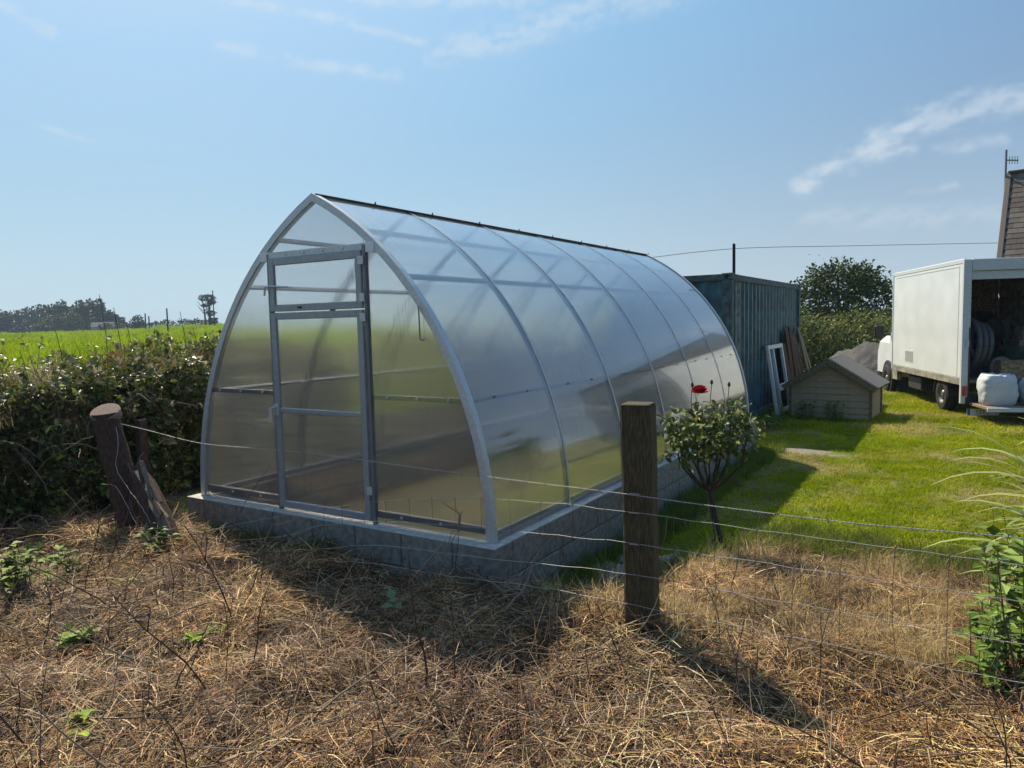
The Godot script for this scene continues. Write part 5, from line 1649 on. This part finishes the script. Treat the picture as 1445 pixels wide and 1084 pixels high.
	tree("round_bush", "small dark round bush on the skyline by the thin poles", spot(195, 210), 4.6, [[Vector3(0, 2.6, 0), Vector3(1.6, 1.7, 1.5)], [Vector3(0, 0.8, 0), Vector3(3.2, 0.9, 1.6)]], 700, 0.35, 0.8, pine)
	for i in 9:
		tree("hedgerow_bush", "low bush in the hedgerow at the far edge of the field", spot(150 + i * 18.0 + rng.randf_range(-4, 4), 205 + rng.randf_range(-6, 6)), 2.4, [[Vector3(0, 1.0, 0), Vector3(rng.randf_range(2.0, 3.2), rng.randf_range(0.9, 1.5), 1.6)]], 300, 0.35, 0.8, green, "bushes of the far hedgerow")
	for i in 4:
		var q: Array = [[237, 130, 4.6], [303, 175, 9.0], [206, 150, 4.0], [211, 150, 3.4]][i]
		var at := spot(q[0], q[1])
		at.y = gh(at.x, at.z) - 0.1
		var p := thing("utility_pole", ["tall pole standing alone in the hedgerow beyond the field", "tall pole standing in front of the lone pine", "thin far pole beside the small round bush, taller of a pair", "thin far pole beside the small round bush, shorter of a pair"][i], "pole", at)
		var mb := MB.new()
		mb.tube([Vector3.ZERO, Vector3(0, q[2], 0)], [0.16, 0.12], 7)
		obj("shaft", mb, M.bark, p)
	var hb := spot(146, 225)
	hb.y = gh(hb.x, hb.z)
	var far := thing("farmhouse", "small far house with a pale roof at the edge of the wood", "house", hb, 0.9)
	one("wall", Vector3(0, 0.9, 0), Vector3(6, 1.8, 4), M.render_wall, far)
	var rf := MB.new()
	for s in [-1.0, 1.0]:
		rf.oq(Vector3(-3.2, 1.7, s * 2.2), Vector3(3.2, 1.7, s * 2.2), Vector3(3.2, 3.1, 0), Vector3(-3.2, 3.1, 0), Vector3(0, 2, 0))
	rf.ot(Vector3(3.0, 1.75, 2.1), Vector3(3.0, 1.75, -2.1), Vector3(3.0, 3.05, 0), Vector3.ZERO); rf.ot(Vector3(-3.0, 1.75, 2.1), Vector3(-3.0, 1.75, -2.1), Vector3(-3.0, 3.05, 0), Vector3.ZERO)
	obj("roof", rf, M.felt, far)
	var cab := thing("power_cable", "thin overhead cable crossing the sky behind the container", "cable")
	var a := Vector3(4.114, 1.914, 3.853)
	var cp := []
	for q in [[900, 366, 34], [1036, 351, 36], [1200, 347, 38], [1405, 343, 40], [1560, 341, 42]]:
		cp.append(ray(q[0], q[1]) * float(q[2]) + a)
	var cm := MB.new()
	cm.tube(smooth(cp, 1.0), [0.016], 5)
	obj("strand", cm, M.steel_dark, cab)
func ray(px: float, py: float) -> Vector3:                            # direction of a point of the photograph, unit depth
	var R := Basis.from_euler(Vector3(0, 0.5588, 0)) * Basis.from_euler(Vector3(-0.08337, 0, 0)) * Basis.from_euler(Vector3(0, 0, -0.0232))
	return R * Vector3((px - 722.5) / 1025.6, -(py - 542.0) / 1025.6, -1.0)
func spot(px: float, d: float) -> Vector3:
	var r := ray(px, 466.0)
	r.y = 0
	return Vector3(4.114, 0, 3.853) + r * d

func make_weeds() -> void:
	# sword-leaved flax at the lawn's right-hand border
	var f := thing("flax_plant", "clump of arching green and yellow striped sword leaves on the lawn", "plant", Vector3(4.74, gh(4.74, -1.75), -1.75))
	for i in 190:
		var mb := MB.new()
		var a := rng.randf() * TAU
		var up := rng.randf_range(0.5, 1.6)
		var l := rng.randf_range(0.4, 0.8)
		var o := Vector3(rng.randf_range(-0.2, 0.2), rng.randf_range(0.0, 0.85), rng.randf_range(-0.2, 0.2))
		var d := Vector3(cos(a), up, sin(a)).normalized()
		var pts := []
		var ws := []
		var p := o
		for s in 7:
			pts.append(p); ws.append([0.009, 0.015, 0.018, 0.017, 0.013, 0.008, 0.001][s])
			p += d * l / 6.0
			d = (d + Vector3(0, -0.24, 0)).normalized()
		var sd := Vector3(-sin(a), rng.randf_range(-0.3, 0.3), cos(a)).normalized()
		mb.col = Color(0.20, 0.28, 0.05).lerp(Color(0.36, 0.42, 0.11), rng.randf())
		mb.strip(pts, ws, sd)
		if i % 2 == 0:
			mb.col = Color(0.55, 0.52, 0.22)
			for e in [-1.0, 1.0]:
				var q := []
				var w2 := []
				for s in 7:
					q.append(pts[s] + sd * ws[s] * e * 0.72 + Vector3(0, 0.0015, 0)); w2.append(ws[s] * 0.24)
				mb.strip(q, w2, sd)
		obj("leaf", mb, M.flax_leaf, f)
	# leafy weeds
	var pal := [Color(0.07, 0.12, 0.02), Color(0.10, 0.16, 0.025), Color(0.15, 0.21, 0.03)]
	var spots := [[4.56, -0.55, 0.75, "tall nettle-like weed below the striped sword leaves"], [4.72, -0.9, 0.8, "tall dark leafy weed beside the striped sword leaves"], [4.36, -0.25, 0.42, "leafy green weed in the straw beside the fence wires"], [-0.98, 1.62, 0.34, "broad patch of green weeds at the hedge foot"], [-1.25, 1.45, 0.32, "leafy green weeds growing against the hedge foot"], [-0.85, 1.95, 0.25, "low green weeds in the straw near the hedge"], [-0.53, 1.2, 0.12, "small bright green weed alone in the straw near the log post"], [0.75, 1.55, 0.10, "tiny bright green weed among bare stems"], [1.05, 2.35, 0.10, "tiny green seedling low in the straw"], [-1.0, 0.75, 0.20, "small green weed beside the brace plank"], [4.36, 0.02, 0.34, "bright leafy weed at the foot of the fence wires"], [4.60, -0.78, 0.62, "thick leafy weed in front of the striped sword leaves"], [4.58, -0.36, 0.70, "tall thick leafy weed behind the fence wires"], [4.76, -1.2, 0.75, "tallest leafy weed under the striped sword leaves"], [-1.12, 1.95, 0.30, "thick green weeds spreading from the hedge onto the straw"], [0.1, 1.9, 0.1, "tiny green weed alone in the open straw"], [1.55, -10.45, 0.40, "leafy weed against the kennel's gable boards"], [2.15, -10.42, 0.45, "taller leafy weed against the kennel's gable boards"], [1.2, -9.9, 0.35, "low weeds in the shade between kennel and greenhouse"], [1.3, -8.9, 0.3, "low weeds in the shade beside the container"]]
	for q in spots:
		var p := Vector3(q[0], gh(q[0], q[1]), q[1])
		var w := thing("weed", q[3], "weed", p)
		var lv := MB.new()
		var n := 3 + int(q[2] * 26)
		for i in n:
			var o: Vector3 = Vector3(rng.randf_range(-1, 1), 0, rng.randf_range(-1, 1)) * (0.05 + float(q[2]) * 0.35)
			var hh: float = q[2] * rng.randf_range(0.5, 1.0)
			var tip: Vector3 = o + Vector3(rng.randf_range(-0.22, 0.22) * hh, hh, rng.randf_range(-0.22, 0.22) * hh)
			var st := MB.new()
			st.tube([o + Vector3(0, -0.03, 0), o.lerp(tip, 0.5) + Vector3(rng.randf_range(-0.03, 0.03), 0, rng.randf_range(-0.03, 0.03)), tip], [0.0028, 0.0024, 0.0015], 4)
			obj("stem", st, M.weed_stem, w)
			for k in int(5 + hh * 22):
				lv.col = pal[rng.randi_range(0, 2)] * rng.randf_range(0.9, 1.5)
				if q[2] < 0.15: lv.col = lv.col * Color(1.5, 1.4, 1.0)
				var t := rng.randf()
				lv.leaf(o.lerp(tip, t), (Vector3(rng.randf_range(-1, 1), 0.2, rng.randf_range(-1, 1))).normalized(), Vector3.UP, rng.randf_range(0.04, 0.085) * (1.0 + hh * 0.7), rng.randf_range(0.014, 0.03) * (1.0 + hh * 0.7))
		obj("foliage", lv, M.tree_leaf, w)
	# the pale leaf standing in the straw
	var pl := thing("thistle", "pale green seedling with three soft leaves on a bare stem", "plant", Vector3(1.43, gh(1.43, 0.86), 0.86))
	var sm := MB.new()
	sm.tube([Vector3.ZERO, Vector3(0.01, 0.10, 0), Vector3(0, 0.17, 0)], [0.004, 0.003, 0.003], 5)
	obj("stem", sm, M.cane, pl)
	for k in 4:
		var lf := MB.new()
		lf.col = Color(0.22, 0.31, 0.17)
		var a: float = [2.6, 0.2, 1.2, 4.0][k]
		lf.leaf(Vector3(0, 0.155 + 0.01 * k, 0), Vector3(cos(a), [0.1, 0.15, 0.8, 0.9][k], sin(a) * 0.6 + 0.3).normalized(), Vector3(0, 1, 0.4).normalized(), 0.085, 0.028)
		obj("leaf", lf, M.grass, pl)

func _ready() -> void:
	rng.seed = 4711
	nz.seed = 7; nz.frequency = 0.01; nz.fractal_octaves = 3; nz.noise_type = FastNoiseLite.TYPE_SIMPLEX
	make_view()
	make_materials()
	make_ground()
	make_block_wall()
	make_greenhouse()
	make_container()
	make_house()
	make_van()
	make_kennel()
	make_fence()
	make_rose()
	make_slabs()
	mound("gravel_heap", "heap of dark grey gravel beside the van's cab", "gravel heap", Vector3(1.75, 0, -18.4), 1.9, 1.6, 1.25, M.gravel)
	make_trees()
	make_hedge()
	make_weeds()
	make_grass()
	make_straw()
